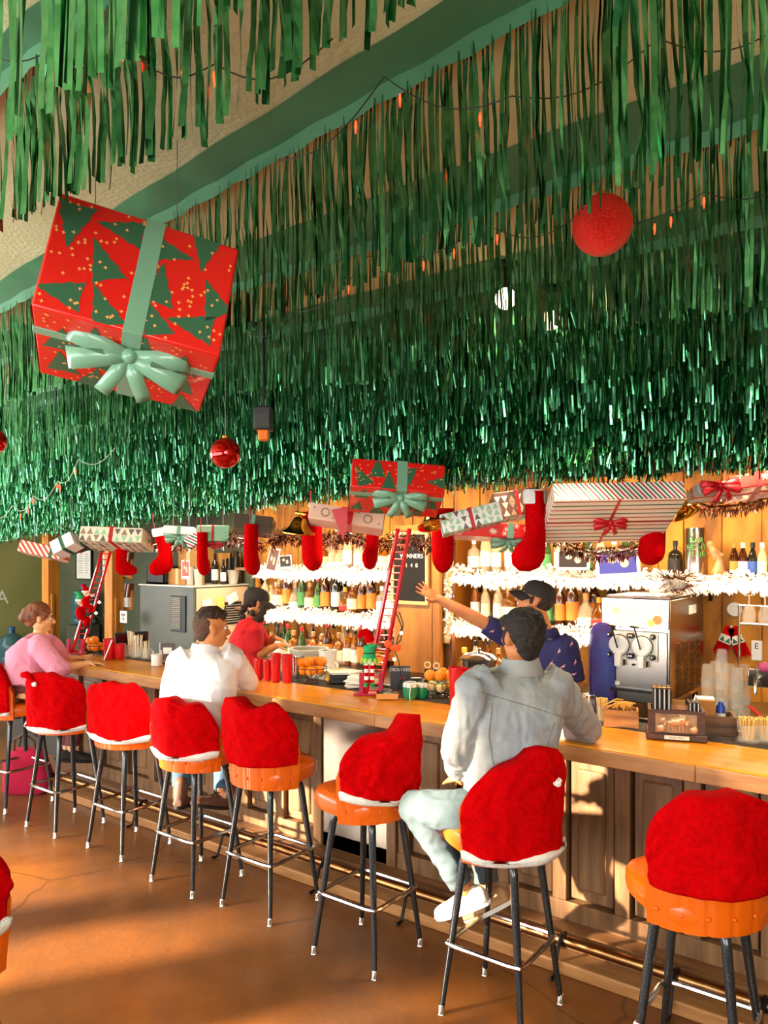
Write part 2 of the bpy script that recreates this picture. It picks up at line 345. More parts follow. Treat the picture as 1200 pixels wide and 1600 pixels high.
def stool(label, loc, face, drop=.78, top=1.13, seed=1, pom=None, slant=0, trim=True, lean=0, wid=1.0, peak=0):
    """face: direction the seat looks (radians, 0 = +Y towards the bar, positive turns left)"""
    t = thing('bar_stool', label, 'bar stool', loc, 0, 'bar stools with red felt covers')
    legs(t)
    Rz = Matrix.Rotation(face, 3, 'Z')
    rr = random.Random(seed)
    # seat cushion
    m = MB(); out = []
    for z, s in ((.705, .86), (.712, .97), (.74, 1.0), (.775, .99), (.795, .94), (.803, .80), (.806, .4)):
        ring = []
        for j in range(36):
            x, y = sq(2*PI*j/36, .215*s*wid); y = y*1.04+.03
            if y < 0: k = max(0, 1-(x/.235)**2)**.5; y = max(y, -.205*k*s-.02)
            ring.append(Rz @ Vector((x, y, z)))
        out.append(ring)
    m.rings(out); obj('seat', m, vinyl, t, ang=60)
    # barrel back
    def shell(r0, th, z0, ztop, amax, nz=8, na=28, wr=None, ybase=0.045):
        outer, inner = [], []
        for i in range(nz+1):
            u = i/nz; ro, ri = [], []
            for j in range(na+1):
                v = -1+2*j/na; a = v*amax
                zt = ztop(v) if callable(ztop) else ztop; zb = z0(v) if callable(z0) else z0
                z = zb+(zt-zb)*u
                flare = (.018+lean)*u
                rad = r0+flare
                sx = math.sin(a); cy = -math.cos(a)
                # flattened arc: wide and shallow like a tub back
                wob = wr(v, u) if wr else 0
                for lst, q in ((ro, rad+wob), (ri, rad-th+(wob*.3))):
                    lst.append(Rz @ Vector((sx*q*wid, cy*q+ybase, z+(0.012*math.sin(5*v+seed) if wr and u > .9 else 0))))
            outer.append(ro); inner.append(ri)
        m = MB(); n = na+1; vs = []; 
        for g in (outer, inner):
            for r in g: vs += r
        B = (nz+1)*n; fs = []
        for i in range(nz):
            for j in range(na):
                a = i*n+j; fs.append((a, a+1, a+n+1, a+n)); fs.append((B+a+1, B+a, B+a+n, B+a+n+1))
        for j in range(na):
            fs.append((j+1, j, B+j, B+j+1)); a = nz*n+j; fs.append((a, a+1, B+a+1, B+a))
        for i in range(nz):
            a = i*n; fs.append((a, a+n, B+a+n, B+a)); a = i*n+na; fs.append((a+n, a, B+a, B+a+n))
        return m.add(vs, fs)
    AM = 1.05
    def tuft(v, u): return -.006*max(0, 1-abs(((v*3.5+.5) % 1)-.5)*9)*(1-u*.2)
    bk = obj('backrest', shell(.252, .055, .692, lambda v: 1.06-.16*abs(v)**5, AM*1.1, 10, 56, tuft), vinyl, t, ang=60)
    for v in (-.86, -.57, -.29, 0, .29, .57, .86):
        a = v*AM*1.1; p = Rz @ Vector((math.sin(a)*.256*wid, -math.cos(a)*.256+.045, .752))
        obj('button', MB().ell(p, (.008, .008, .008), n=8, k=6), vinyl, bk)
    # felt hat-shaped cover
    def zt(v): return top-.13*abs(v)**5+peak*v-.012*math.cos(v*7+seed)*(1-abs(v))+.014*math.sin(v*3+seed*2)
    def zb(v): return drop+slant*v+.012*v*v
    def wr(v, u):
        p = Vector((v*2.1+seed*3.1, u*1.2, seed*.7))
        f = noise.noise(p*1.2)*.016+abs(noise.noise(p*2.0+Vector((9, u*2, 0))))*.018+noise.noise(Vector((v*6+u*5, u*1.2, seed)))*.006
        pinch = -.02*max(0, (u-.8)/.2)**1.5
        return .018+f+pinch
    cov = shell(.262, .092, zb, zt, AM, 26, 64, wr)
    co = obj('hat_cover', cov, felt, t, ang=180, label='red felt hat-shaped chair cover')
    if trim:
        def wt(v, u): return .020+noise.noise(Vector((v*2.1+seed*3.1, 0, seed*.7))*1.2)*.013
        obj('cover_trim', shell(.265, .10, lambda v: zb(v)-.026, lambda v: zb(v)+.006, AM*1.005, 3, 48, wt), whitef, co, ang=180, label='white plush hem')
    if pom:
        v, u = pom; a = v*AM; z = zb(v)+(zt(v)-zb(v))*u; q = .262+.018*u+.035
        p = Rz @ Vector((math.sin(a)*q*wid, -math.cos(a)*q+.045, z)); mm = MB()
        for k in range(26): d = Vector((rr.gauss(0, 1), rr.gauss(0, 1), rr.gauss(0, 1))).normalized(); mm.ell(p+d*.012, .009, n=6, k=4)
        obj('pompom', mm, whitef, co, label='white pompom')
        ap = [p+(Rz @ Vector((-.02-.10*s, .02*s, .03*math.sin(s*3)+.05*s)))*1 for s in (0, .3, .6, 1)]
        obj('hat_tip', MB().tube([p, ap[1], ap[2], ap[3]], [.008, .018, .026, .02], 8), felt, co)
    return t
CA = YAW                                                # a seat turned straight away from the lens looks along CA
S = [
 ('bar stool with red cover at the far left end, under the woman in pink', (-5.93, 3.10, 0), -.35, dict(seed=1, drop=.765, top=1.11, slant=-.02, pom=(-.35, .93))),
 ('bar stool with red cover and white pompom, second from the far left', (-5.17, 3.06, 0), .35, dict(seed=2, drop=.735, top=1.12, pom=(-.12, .86))),
 ('bar stool with red cover beside the back of the man in white', (-4.46, 3.10, 0), .25, dict(seed=3, drop=.765, top=1.12, slant=-.01)),
 ('bar stool with red cover, the man in the white shirt sits on it', (-3.686, 3.035, 0), .15, dict(seed=4, drop=.79, top=1.10, slant=.01)),
 ('empty bar stool with its red cover high over an orange tufted band', (-3.10, 3.07, 0), .15, dict(seed=5, drop=.82, top=1.16, trim=False)),
 ('empty bar stool turned left, orange seat showing beside its red cover', (-2.35, 3.0, 0), 1.35, dict(seed=6, drop=.80, top=1.14, slant=-.03, peak=.035)),
 ('bar stool with red cover, the man in the denim jacket sits on it', (-1.584, 2.96, 0), 1.05, dict(seed=7, drop=.73, top=1.13, slant=.0, pom=(.36, .70), peak=.045)),
 ('empty bar stool nearest the camera at right, deep orange tufted band', (-1.255, 2.62, 0), .8, dict(seed=8, drop=.825, top=1.16, trim=False)),
 ('bar stool mostly outside the left edge of the photo', W(-112, 1500, 2.36), .9, dict(seed=9, drop=.84, top=1.12)),
]
p = W(1092, 1400, 2.76); S[7] = (S[7][0], (p.x, p.y, 0), S[7][2], S[7][3])
S[8] = (S[8][0], (S[8][1].x, S[8][1].y, 0), S[8][2], S[8][3])
for lb, loc, fc, kw in S: stool(lb, loc, fc, **kw)
# ---------------------------------------------------------------- foil fringe under the ceiling
foil = mat('green_foil', '44875a', .2, 1, col2='66a87c', scale=30)
foil2 = mat('green_foil_sheet', '5c8f68', .45, .25, col2='4c7c58', scale=3)
def strand(m, x, y, z0, L, w, rr, amp=1.0, crimp=None, seg=8):
    ph = rr.gauss(0, .45)+(rr.uniform(-1.2, 1.2) if rr.random() < .3 else 0); dx = dy = 0; tw = rr.uniform(-.5, .5)*amp; k0 = rr.uniform(.25, .6)
    vs = []; ry = [rr.gauss(0, .0035*amp*amp*(.3 if seg > 8 else .6)) for _ in range(seg+1)]; kx = rr.gauss(0, .004)*amp; ky = rr.gauss(0, .008)*amp
    for i in range(seg+1):
        u = i/seg; z = z0-L*u
        a = ph+tw*u*2
        if crimp is not None:
            q = math.exp(-((z-crimp)/.035)**2); a += 1.1*q; ox = kx*1.6*q; 
        else: ox = 0
        wob = math.sin(u*PI*1.7+k0*9)*.003*amp
        cx = x+kx*u+ox+wob; cy = y+ky*u+wob
        ww = w*(.25+.75*min(1, u*5))*(.75 if crimp is not None and abs(z-crimp) < .03 else 1)
        c, s = math.cos(a)*ww/2, math.sin(a)*ww/2; cy += ry[i]; cx += ry[i]*.15
        vs += [(cx-c, cy-s, z), (cx+c, cy+s, z)]
    m.add(vs, [(2*i, 2*i+1, 2*i+3, 2*i+2) for i in range(seg)])
def zb_at(x, y):
    base = 2.40 if x > -3.2 else 2.40+.054*(x+3.2)
    u = min(1, max(0, (y-2.45)/(4.2-2.45)))
    return 2.83+(base-2.83)*u**1.1
def curtain(label, xa, xb, ya, yb, hw, w, gap, single=False, seed=1, layers=1, amp=1.0, zb=None, back=True):
    """header sheet taped to the ceiling from y to y+hw, its strands hang from the far edge"""
    rr = random.Random(seed)
    t = thing('fringe_curtain', label, 'fringe', (0, 0, 0), group='green foil fringe curtains')
    yl = lambda x: ya+(yb-ya)*(x-xa)/(xb-xa)
    n = 60; m = MB(); vs = []
    for i in range(n+1):
        x = xa+(xb-xa)*i/n
        vs += [(x, yl(x)+.004*math.sin(i), CEIL-.004), (x, yl(x)+hw, CEIL-.006-.004*math.sin(i*1.7)), (x, yl(x)+hw+.004, CEIL-.05-.006*math.sin(i*2.3))]
    m.add(vs, [q for i in range(n) for q in ((3*i, 3*i+3, 3*i+4, 3*i+1), (3*i+1, 3*i+4, 3*i+5, 3*i+2))])
    h = obj('header_sheet', m, foil2, t)
    x = xa; rest = MB(); cnt = 0; dens = 0
    while x < xb:
        dens = noise.noise(Vector((x*2.2, seed*3.3, 0)))*.5+noise.noise(Vector((x*9, seed*1.3, 5)))*.5
        if dens > -.22 or rr.random() < .55:
            y = yl(x)+hw+rr.uniform(0, .02)
            zt = CEIL-.03
            b = (zb(x, y) if zb else zb_at(x, y))+rr.gauss(0, .012)+noise.noise(Vector((x*1.3, seed, 0)))*.05
            cr = None
            if rr.random() < .7: cr = zt-(zt-b)*(.45+.2*math.sin(x*1.1+seed)+.05*rr.random())
            if single and cnt < 300:
                mm = MB(); strand(mm, x, y, zt, zt-b, w*rr.uniform(.7, 1.2), rr, amp, cr, 9); obj('strand', mm, foil, t, smooth=False); cnt += 1
            else:
                for q in range(layers):
                    yy = y+rr.uniform(-.015, .025)*q
                    strand(rest, x+rr.uniform(-gap, gap)*.5, yy, zt, zt-b+rr.gauss(0, .02)*q, w*rr.uniform(.6, 1.25), rr, amp, cr, 7)
        x += gap*rr.uniform(.6, 1.4)
    if rest.v: tag(obj('strand', rest, foil, t, smooth=False), kind='stuff')
    return t
lowz = lambda x, y: 2.80
curtain('foil fringe curtain at the very top left corner, cut off by the frame', -1.7, -.3, .55, .50, .06, .0125, .011, True, 31, zb=lambda x, y: 2.60)
curtain('nearest foil fringe curtain across the top left corner, widest strands', -2.6, -.35, .93, .86, .07, .0135, .0105, True, 1, zb=lowz)
curtain('second foil fringe curtain from the camera, behind the big gift box', -4.6, .1, 1.86, 1.32, .13, .0115, .0093, True, 2, zb=lambda x, y: 2.70)
curtain('third foil fringe curtain from the camera, behind the glittered bauble', -5.2, .1, 2.18, 2.05, .27, .0095, .0095, False, 3, zb=lambda x, y: 2.68)
ys = [2.84, 3.12, 3.34, 3.50, 3.64, 3.76, 3.88, 4.0, 4.10, 4.2, 4.29]
names = ['fourth', 'fifth', 'sixth', 'seventh', 'eighth', 'ninth', 'tenth', 'eleventh', 'twelfth', 'thirteenth', 'last']
for i, (y, nm) in enumerate(zip(ys, names)):
    curtain('dense green foil fringe curtain, %s row from the camera' % nm if nm != 'last' else 'last row of green foil fringe, right in front of the gifts above the bar',
            -6.6-i*.25, .35+.1*i, y, y, .10 if i > 1 else .2, .0095, .0105 if i < 3 else .012, False, 10+i, layers=1 if i < 2 else 2, amp=1.2+.28*i)
# ---------------------------------------------------------------- people
def basis(f, up=(0, 0, 1)):                               # columns: right, forward, up
    f = Vector(f).normalized(); r = f.cross(Vector(up)).normalized(); u = r.cross(f); return Matrix((r, f, u)).transposed()
def camdir(r, f, u=0): return RV*r+FV*f+UV*u
def hand(mb, wrist, d, palm, L=.18, curl=.5, side=1, spread=.06):
    """d: towards the finger tips, palm: direction the palm looks, side: +1 thumb on the right of d seen from the back"""
    d = Vector(d).normalized(); palm = Vector(palm); palm = (palm-d*palm.dot(d)).normalized(); s = d.cross(palm).normalized()*side
    w = Vector(wrist); k = L/.18
    M = Matrix((s, d, palm)).transposed()
    mb.ell(w+d*.045*k, (.040*k, .056*k, .0155*k), M, n=14, k=8); mb.ell(w+d*.005, (.026*k, .03*k, .019*k), M)
    for i, (o, ln, a) in enumerate(((.030, .072, .10), (.0105, .080, .03), (-.0095, .075, -.05), (-.028, .060, -.15))):
        p = w+(d*.082+s*o)*k; q = (d+s*(a+spread*(1.5-i)*.6)).normalized(); r = .0088*k; c = 0
        for j, f in enumerate((.45, .32, .23)):
            c += curl*(.55, .8, .6)[j]*(1+.12*i); e = (q*math.cos(c)+palm*math.sin(c)); p2 = p+e*ln*k*f
            mb.cap(p, p2, r, r*.9, 8); p = p2; r *= .9
    p = w+(d*.02+s*.030)*k; q = (d*.72+s*.72+palm*.25).normalized(); p2 = p+q*.042*k; mb.cap(p, p2, .013*k, .011*k, 8)
    q2 = (d*.92+s*.3+palm*.45).normalized(); mb.cap(p2, p2+q2*.030*k, .010*k, .0088*k, 8)
def head(mb, c, f, up=(0, 0, 1), k=1.0):
    M = basis(f, up); c = Vector(c)
    P = lambda x, y, z: c+M @ Vector((x*k, y*k, z*k))
    E = lambda x, y, z, a, b, d: mb.ell(P(x, y, z), (a*k, b*k, d*k), M, n=16, k=10)
    E(0, -.018, .035, .076, .096, .084); E(0, .012, -.03, .063, .078, .078); E(0, .045, -.078, .036, .040, .034)
    E(.03, .0, -.06, .034, .055, .04); E(-.03, .0, -.06, .034, .055, .04)
    E(0, .068, .032, .052, .022, .022)                                         # brow
    for s in (-1, 1):
        E(s*.035, .062, -.018, .022, .022, .02)                                 # cheeks
        E(s*.077, -.008, -.008, .010, .020, .031); E(s*.080, -.018, .008, .009, .013, .018)
    mb.tube([P(0, .080, .020), P(0, .094, -.004), P(0, .112, -.026), P(0, .098, -.036)], [.008*k, .010*k, .0135*k, .010*k], 8)
    E(0, .104, -.029, .016, .010, .008)
    E(0, .083, -.058, .024, .009, .006); E(0, .081, -.068, .021, .009, .007)
    return M, P
def eyes(t, P, M, k, brow='2a1a12'):
    we = mat('eye_white', 'e8e0d8', .3); br = mat('iris_'+brow, '2a160c', .2); bm = mat('brow_'+brow, brow, .9)
    for s in (-1, 1):
        o = obj('eye', MB().ell(P(s*.031, .0725, .006), .0125*k, n=12, k=8), we, t)
        obj('iris', MB().ell(P(s*.031, .0790, .006), .0068*k, n=10, k=6), br, o)
        obj('eyelid', MB().tube([P(s*.017, .083, .010), P(s*.031, .089, .0165), P(s*.046, .080, .011)], .0026*k, 6), bm, t)
        obj('eyebrow', MB().tube([P(s*.014, .090, .028), P(s*.032, .089, .034), P(s*.051, .075, .029)], [.003*k, .0042*k, .0022*k], 6, up=(0, 0, 1)), bm, t)
    obj('lips', MB().tube([P(-.022, .086, -.062), P(-.008, .0935, -.0605), P(.008, .0935, -.0605), P(.022, .086, -.062)], [.002*k, .0045*k, .0045*k, .002*k], 8), mat('lips', 'a8503c', .5), t)
def ering(c, r, f, a, b, n=28, e=2.4):
    r = Vector(r).normalized(); f = Vector(f).normalized(); out = []
    for j in range(n):
        x, y = sq(2*PI*j/n, 1, e); out.append(Vector(c)+r*x*a+f*y*b)
    return out
def torso(mb, pel, neck, hr, sr, w=(.175, .155, .178, .165), dep=(.125, .11, .125, .10), lean=None, shoulders=True, drop=.10, fwdc=0.0):
    """pel, neck: points; hr, sr: right vectors at hips and shoulders"""
    pel, neck = Vector(pel), Vector(neck); ax = (neck-pel); u = ax.normalized(); out = []
    hr, sr = Vector(hr), Vector(sr)
    T = [(-drop/ax.length, w[0]*.98, dep[0], 2.6), (.05, w[0], dep[0], 2.6), (.3, w[1], dep[1], 2.5), (.62, w[2], dep[2], 2.5), (.80, w[3]*1.04, dep[3]*1.05, 2.4), (.90, w[3]*.88, dep[3]*.85, 2.2), (.97, .085, .072, 2), (1.02, .064, .062, 2)]
    for s, a, b, e in T:
        q = min(1, max(0, s)); r = hr.lerp(sr, q); f = u.cross(r); r = (r-u*r.dot(u)).normalized()
        bend = math.sin(q*PI)*fwdc
        out.append(ering(pel+ax*s-f.normalized()*bend, r, f, a, b, e=e))
    mb.rings(out)
def folds(amp, fr, sx=(1, 1, 1), seed=0):
    s = Vector(sx)
    def f(p, n):
        q = Vector((p.x*s.x, p.y*s.y, p.z*s.z))*fr+Vector((seed, seed, 0))
        d = noise.noise(q+noise.noise_vector(q*.6)*.9)
        e = 1-abs(noise.noise(q*1.9+noise.noise_vector(q)*.7))*2.2
        return amp*(d*.9+max(e, 0)*.45-.2)
    return f
def skinmat(n, c, c2): return mat(n, c, .5, col2=c2, scale=9, contrast=(.3, .7))
def shoe(t, ank, d, m, sole, L=.27, up=(0, 0, 1), h=.07, label=None, boot=False):
    """heel below the ankle, toe towards d"""
    M = basis(d, up); a = Vector(ank); P = lambda x, y, z: a+M @ Vector((x, y, z)); mb = MB()
    zz = -.075
    prof = [(-.075, .030, .045, .01), (-.06, .036, .062, .0), (-.01, .038, .075, .0), (.05, .040, .060, 0), (.11, .045, .042, 0), (.155, .042, .034, 0), (.185, .026, .022, 0)]
    out = []
    for y, w, hh, _ in prof:
        ring = []
        for j in range(16):
            c, s = math.cos(2*PI*j/16), math.sin(2*PI*j/16); ring.append(P(c*w, y, zz+(hh if s > 0 else .012)*s*(1.0)))
        out.append(ring)
    mb.rings(out)
    if boot: mb.cap(P(0, -.03, -.02), P(0, -.03, .06), .048, .046)
    o = fused('shoe', mb, m, t, .008, 3, label=label)
    so = []
    for z, g in ((zz-.026, 1.0), (zz-.006, 1.04)):
        ring = []
        for j in range(24):
            x, y = sq(2*PI*j/24, 1, 2.3); ring.append(P(x*(.041+.004*(y > 0))*g, .055+y*.135*g, z))
        so.append(ring)
    obj('sole', MB().rings(so), sole, o, bevel=.003)
    if boot: obj('laces', MB().tube([P(-.02, .03, .0), P(.02, .04, -.008), P(-.02, .05, -.016), P(.02, .06, -.026)], .003, 5), mat('lace', '2a1c10', .8), o)
    return o
denim = mat('light_denim', '38464a', .85, col2='55646a', scale=5, bump=.35, bscale=300, contrast=(.3, .75))
blued = mat('blue_denim', '2f4658', .85, col2='48647a', scale=7, bump=.35, bscale=300)
# --- the man in the denim jacket on the seventh stool
t = thing('person', 'man with short black hair in a pale denim jacket and grey jeans, legs crossed', 'person', (-1.58, 2.96, 0))
def loc(t, *ps): return [Vector(p)-t.location for p in ps]
sk = skinmat('skin_tan', 'b06a3c', 'c47c48')
O = t.location
def Q(px, py, d): return W(px, py, d)-O
pel = Q(792, 1250, 3.36); nk = Q(812, 1038, 3.36); hd = Q(814, 995, 3.33)
shl, shr = Q(742, 1078, 3.28), Q(868, 1076, 3.36)
ell_, wrl = Q(712, 1172, 3.33), Q(722, 1218, 3.52)
elr, wrr = Q(918, 1140, 3.60), Q(850, 1134, 3.78)
hl, hr_ = Q(768, 1272, 3.26), Q(822, 1285, 3.24)
kl, al = Q(650, 1262, 3.50), Q(728, 1392, 3.42)
kr, ar = Q(742, 1275, 3.66), Q(762, 1388, 3.56)
face = camdir(-.45, .9)
body = MB()
Mh, Ph = head(body, hd, face, k=1.0)
body.cap(nk-Vector((0, 0, .04)), hd-Vector((0, 0, .06)), .058, .054)
torso(body, pel, nk, camdir(.8, -.5), camdir(.95, .1), w=(.15, .13, .15, .14), dep=(.10, .09, .10, .08))
for a, b_, c_ in ((shl, ell_, wrl), (shr, elr, wrr)):
    body.cap(a, b_, .044, .038); body.cap(b_, c_, .038, .027)
hand(body, wrl, camdir(-.2, .9, -.15), camdir(0, 0, -1), curl=.5, side=1)
hand(body, wrr, camdir(-.9, .4, 0), camdir(0, 0, -1), curl=.4, side=-1)
for a, b_, c_ in ((hl, kl, al), (hr_, kr, ar)): body.cap(a, b_, .07, .05); body.cap(b_, c_, .045, .034)
dl, dr_ = camdir(.62, -.45, -.55), camdir(.75, -.5, -.3)
fused('body', body, sk, t, .0075, 3)
eyes(t, Ph, Mh, 1)
hm = MB(); hm.ell(Ph(0, -.030, .045), (.086, .098, .090), Mh, n=20, k=12); hm.ell(Ph(0, -.062, -.005), (.070, .052, .068), Mh, n=16, k=10); hm.ell(Ph(0, -.058, -.045), (.055, .04, .05), Mh)
for s in (-1, 1): hm.ell(Ph(s*.071, .018, .0), (.012, .018, .034), Mh); hm.ell(Ph(s*.055, .02, .07), (.03, .05, .03), Mh)
fused('hair', hm, mat('black_hair', '17100c', .75, col2='2e221b', scale=90, bump=.9, bscale=140), t, .007, 2, disp=lambda p, n: .008*noise.noise(p*40)+.005*noise.noise(p*95))
jm = MB()
torso(jm, pel, nk, camdir(.8, -.5), camdir(.95, .1), w=(.195, .188, .205, .205), dep=(.135, .140, .150, .125), drop=.0, fwdc=.02)
for a, b_, c_, e in ((shl, ell_, wrl, .75), (shr, elr, wrr, .9)):
    jm.ell(a, .085); jm.tube([a.lerp(nk, .35), a, a.lerp(b_, .5), b_], [.09, .082, .076, .068], 14); jm.ell(b_, .068); jm.tube([b_, b_.lerp(c_, .5), b_.lerp(c_, e)], [.068, .058, .046], 14)
jacket = mat('denim_jacket', '85898e', .8, col2='9a9a96', scale=6, bump=.3, bscale=260)
ja = fused('jacket', jm, jacket, t, .009, 3, disp=lambda p, n: folds(.015, 8.5, (1, 1, .6), 3)(p, n)+folds(.006, 19, (1, 1, .7), 8)(p, n))
# collar, yoke seam, ruffled hem
cm = MB(); out = []
for z, a, b_ in ((-.012, .076, .072), (.024, .068, .066), (.028, .075, .071), (-.036, .098, .092)):
    out.append(ering(nk+Vector((0, 0, z-.005))-face*.008, camdir(1, 0), camdir(0, 1), a, b_, e=2))
cm.rings(out, False, False); o = obj('collar', cm, jacket, ja); o.modifiers.new('s', 'SOLIDIFY').thickness = .006
def onto(me, a, b_, n=24, off=.003):                      # a line laid on a surface between two points
    from mathutils.bvhtree import BVHTree
    bv = BVHTree.FromPolygons([v.co for v in me.vertices], [tuple(p.vertices) for p in me.polygons]); out = []
    for i in range(n+1):
        p = a.lerp(b_, i/n); q, nn, _, _ = bv.find_nearest(p)
        if q: out.append(q+nn*off)
    return out
seam = mat('seam', '7c7468', .8)
bk = -camdir(0, 1)*.35
def lens(me, pts, off=.002):                              # a seam laid over the back between given points
    from mathutils.bvhtree import BVHTree
    bv = BVHTree.FromPolygons([v.co for v in me.vertices], [tuple(p.vertices) for p in me.polygons]); o_ = Vector((0, 0, EYE))-t.location; out = []
    for (ax, ay), (bx, by) in zip(pts, pts[1:]):
        for i in range(12):
            q, nn, _, _ = bv.ray_cast(o_, (Q(ax+(bx-ax)*i/12, ay+(by-ay)*i/12, 3.2)-o_).normalized())
            if q: out.append(q+nn*off)
    return out
for pl in ([(752, 1082), (790, 1093), (840, 1108), (884, 1122)], [(770, 1098), (764, 1150), (772, 1200)], [(748, 1060), (757, 1090), (752, 1125)], [(866, 1128), (850, 1180), (846, 1215)]):
    obj('yoke_seam', MB().tube(lens(ja.data, pl), .0022, 5), seam, ja)
jean = MB()
torso(jean, pel-Vector((0, 0, .0)), nk, camdir(.8, -.5), camdir(.95, .1), w=(.185, .16, .1, .1), dep=(.145, .12, .1, .08), drop=.06)
jean.v = [q for q in jean.v]
jl = MB(); jl.ell(pel+Vector((0, 0, -.01)), (.18, .155, .12), basis(camdir(-.8, .6)))
for a, b_, c_, e in ((hl, kl, al, .93), (hr_, kr, ar, .93)):
    jl.cap(a, b_, .098, .078, 16); jl.tube([b_, b_.lerp(c_, .3), b_.lerp(c_, .7), b_.lerp(c_, e)], [.078, .072, .062, .060], 16)
je = fused('jeans', jl, denim, t, .009, 3, disp=folds(.013, 8, (1, 1, 1), 9))
tan = mat('tan_canvas', 'b98a60', .85); wsole = mat('white_sole', 'e6e2dc', .7)
for a, d_ in ((al, dl), (ar, dr_)):
    body
shoe(t, al+Vector((0, 0, .02)), camdir(-.80, .25, -.38), mat('pale_canvas', 'd4ccc4', .85, col2='c4b49c', scale=12), wsole, up=camdir(-.3, .1, 1), label='pale canvas slip-on shoe')
shoe(t, ar, camdir(-.62, .3, -.45), tan, wsole, up=camdir(-.3, .1, 1), label='tan slip-on shoe')
# --- the man in the white shirt on the fourth stool
t = thing('person', 'young man in a white shirt leaning on the bar, looking over to the right', 'person', (-3.69, 3.03, 0)); O = t.location
sk = skinmat('skin_warm', 'c97a42', 'd98e54')
pel = Q(306, 1140, 4.80); nk = Q(320, 1012, 4.74); hd = Q(331, 982, 4.74)
shl, shr = Q(282, 1036, 4.70), Q(362, 1032, 4.80)
ell_, wrl = Q(276, 1090, 4.92), Q(292, 1072, 5.12)
elr, wrr = Q(388, 1066, 4.96), Q(338, 1062, 5.16)
hl, hr_ = Q(283, 1152, 4.68), Q(320, 1152, 4.72)
kl, al = Q(282, 1155, 5.10), Q(284, 1238, 4.98)
kr, ar = Q(352, 1158, 5.08), Q(348, 1238, 4.90)
face = camdir(.86, .42, -.05)
body = MB(); Mh, Ph = head(body, hd, face, k=1.03)
body.cap(nk-Vector((0, 0, .05)), hd-Vector((0, 0, .05)), .062, .058)
torso(body, pel, nk, camdir(1, 0), camdir(1, .1), w=(.15, .14, .15, .14), dep=(.10, .1, .10, .08))
for a, b_, c_ in ((shl, ell_, wrl), (shr, elr, wrr)): body.cap(a, b_, .046, .04); body.cap(b_, c_, .04, .028)
hand(body, wrl, camdir(.6, .6, -.05), camdir(0, 0, -1), curl=.4, side=-1); hand(body, wrr, camdir(-.8, .3, 0), camdir(0, 0, -1), curl=.4, side=-1)
for a, b_, c_ in ((hl, kl, al), (hr_, kr, ar)): body.cap(a, b_, .07, .05); body.cap(b_, c_, .045, .034)
fused('body', body, sk, t, .0075, 3); eyes(t, Ph, Mh, 1.03, '1c120c')
hm = MB(); hm.ell(Ph(0, -.012, .075), (.074, .094, .062), Mh, n=20, k=12); hm.ell(Ph(0, .045, .085), (.055, .045, .035), Mh); hm.ell(Ph(0, -.06, .04), (.066, .055, .06), Mh)
fused('hair', hm, mat('brown_hair', '1e130d', .7, col2='4a3020', scale=60, bump=.8, bscale=110), t, .007, 2, disp=lambda p, n: .009*noise.noise(p*34))
hm = MB(); hm.ell(Ph(0, -.036, .028), (.0785, .0865, .082), Mh, n=20, k=12); hm.ell(Ph(0, -.055, -.028), (.062, .052, .055), Mh)
fused('faded_sides', hm, mat('cropped_hair', '4a3428', .85, col2='6a4a38', scale=80), t, .008, 3, label='closely cropped faded sides')
sm = MB(); torso(sm, pel, nk, camdir(1, 0), camdir(1, .1), w=(.225, .225, .225, .205), dep=(.155, .165, .16, .13), drop=.03, fwdc=.03)
for a, b_, c_, e in ((shl, ell_, wrl, .8), (shr, elr, wrr, .95)):
    sm.ell(a, .09); sm.tube([a.lerp(nk, .35), a, a.lerp(b_, .5), b_], [.095, .088, .080, .070], 14); sm.ell(b_, .070); sm.tube([b_, b_.lerp(c_, .5), b_.lerp(c_, e)], [.070, .058, .046], 14)
white = mat('white_cotton', 'ece6e6', .75)
sh = fused('shirt', sm, white, t, .010, 3, disp=folds(.013, 7, (1, 1, .7), 5))
cm = MB(); out = []
for z, a, b_ in ((-.012, .074, .070), (.022, .066, .064), (.025, .072, .069), (-.022, .088, .084)): out.append(ering(nk+Vector((0, 0, z)), camdir(1, 0), camdir(0, 1), a, b_, e=2))
cm.rings(out, False, False); o = obj('collar', cm, white, sh); o.modifiers.new('s', 'SOLIDIFY').thickness = .006
def trousers(t, pel, legs_, m, seed=1, rk=.078):
    jl = MB(); jl.ell(pel+Vector((0, 0, -.01)), (.18, .15, .11), basis(camdir(0, 1)))
    for a, b_, c_, e in legs_:
        jl.cap(a, b_, .095, rk, 14); jl.tube([b_, b_.lerp(c_, .3), b_.lerp(c_, .7), b_.lerp(c_, e)], [rk, rk*.94, rk*.85, rk*.86], 14)
    return fused('jeans', jl, m, t, .010, 3, disp=folds(.010, 9, (1, 1, 1), seed))
trousers(t, pel, ((hl, kl, al, .9), (hr_, kr, ar, .95)), blued, 4, .07)
bm_ = mat('brown_leather', '4a2c1c', .6, col2='6a4430', scale=8); ds = mat('dark_sole', '1c1410', .8)
shoe(t, al, camdir(.05, .9, -.2), bm_, ds, boot=True, label='brown leather ankle boot'); shoe(t, ar, camdir(-.7, -.5, .25), bm_, ds, boot=True, up=camdir(.2, 0, 1), label='brown leather ankle boot')
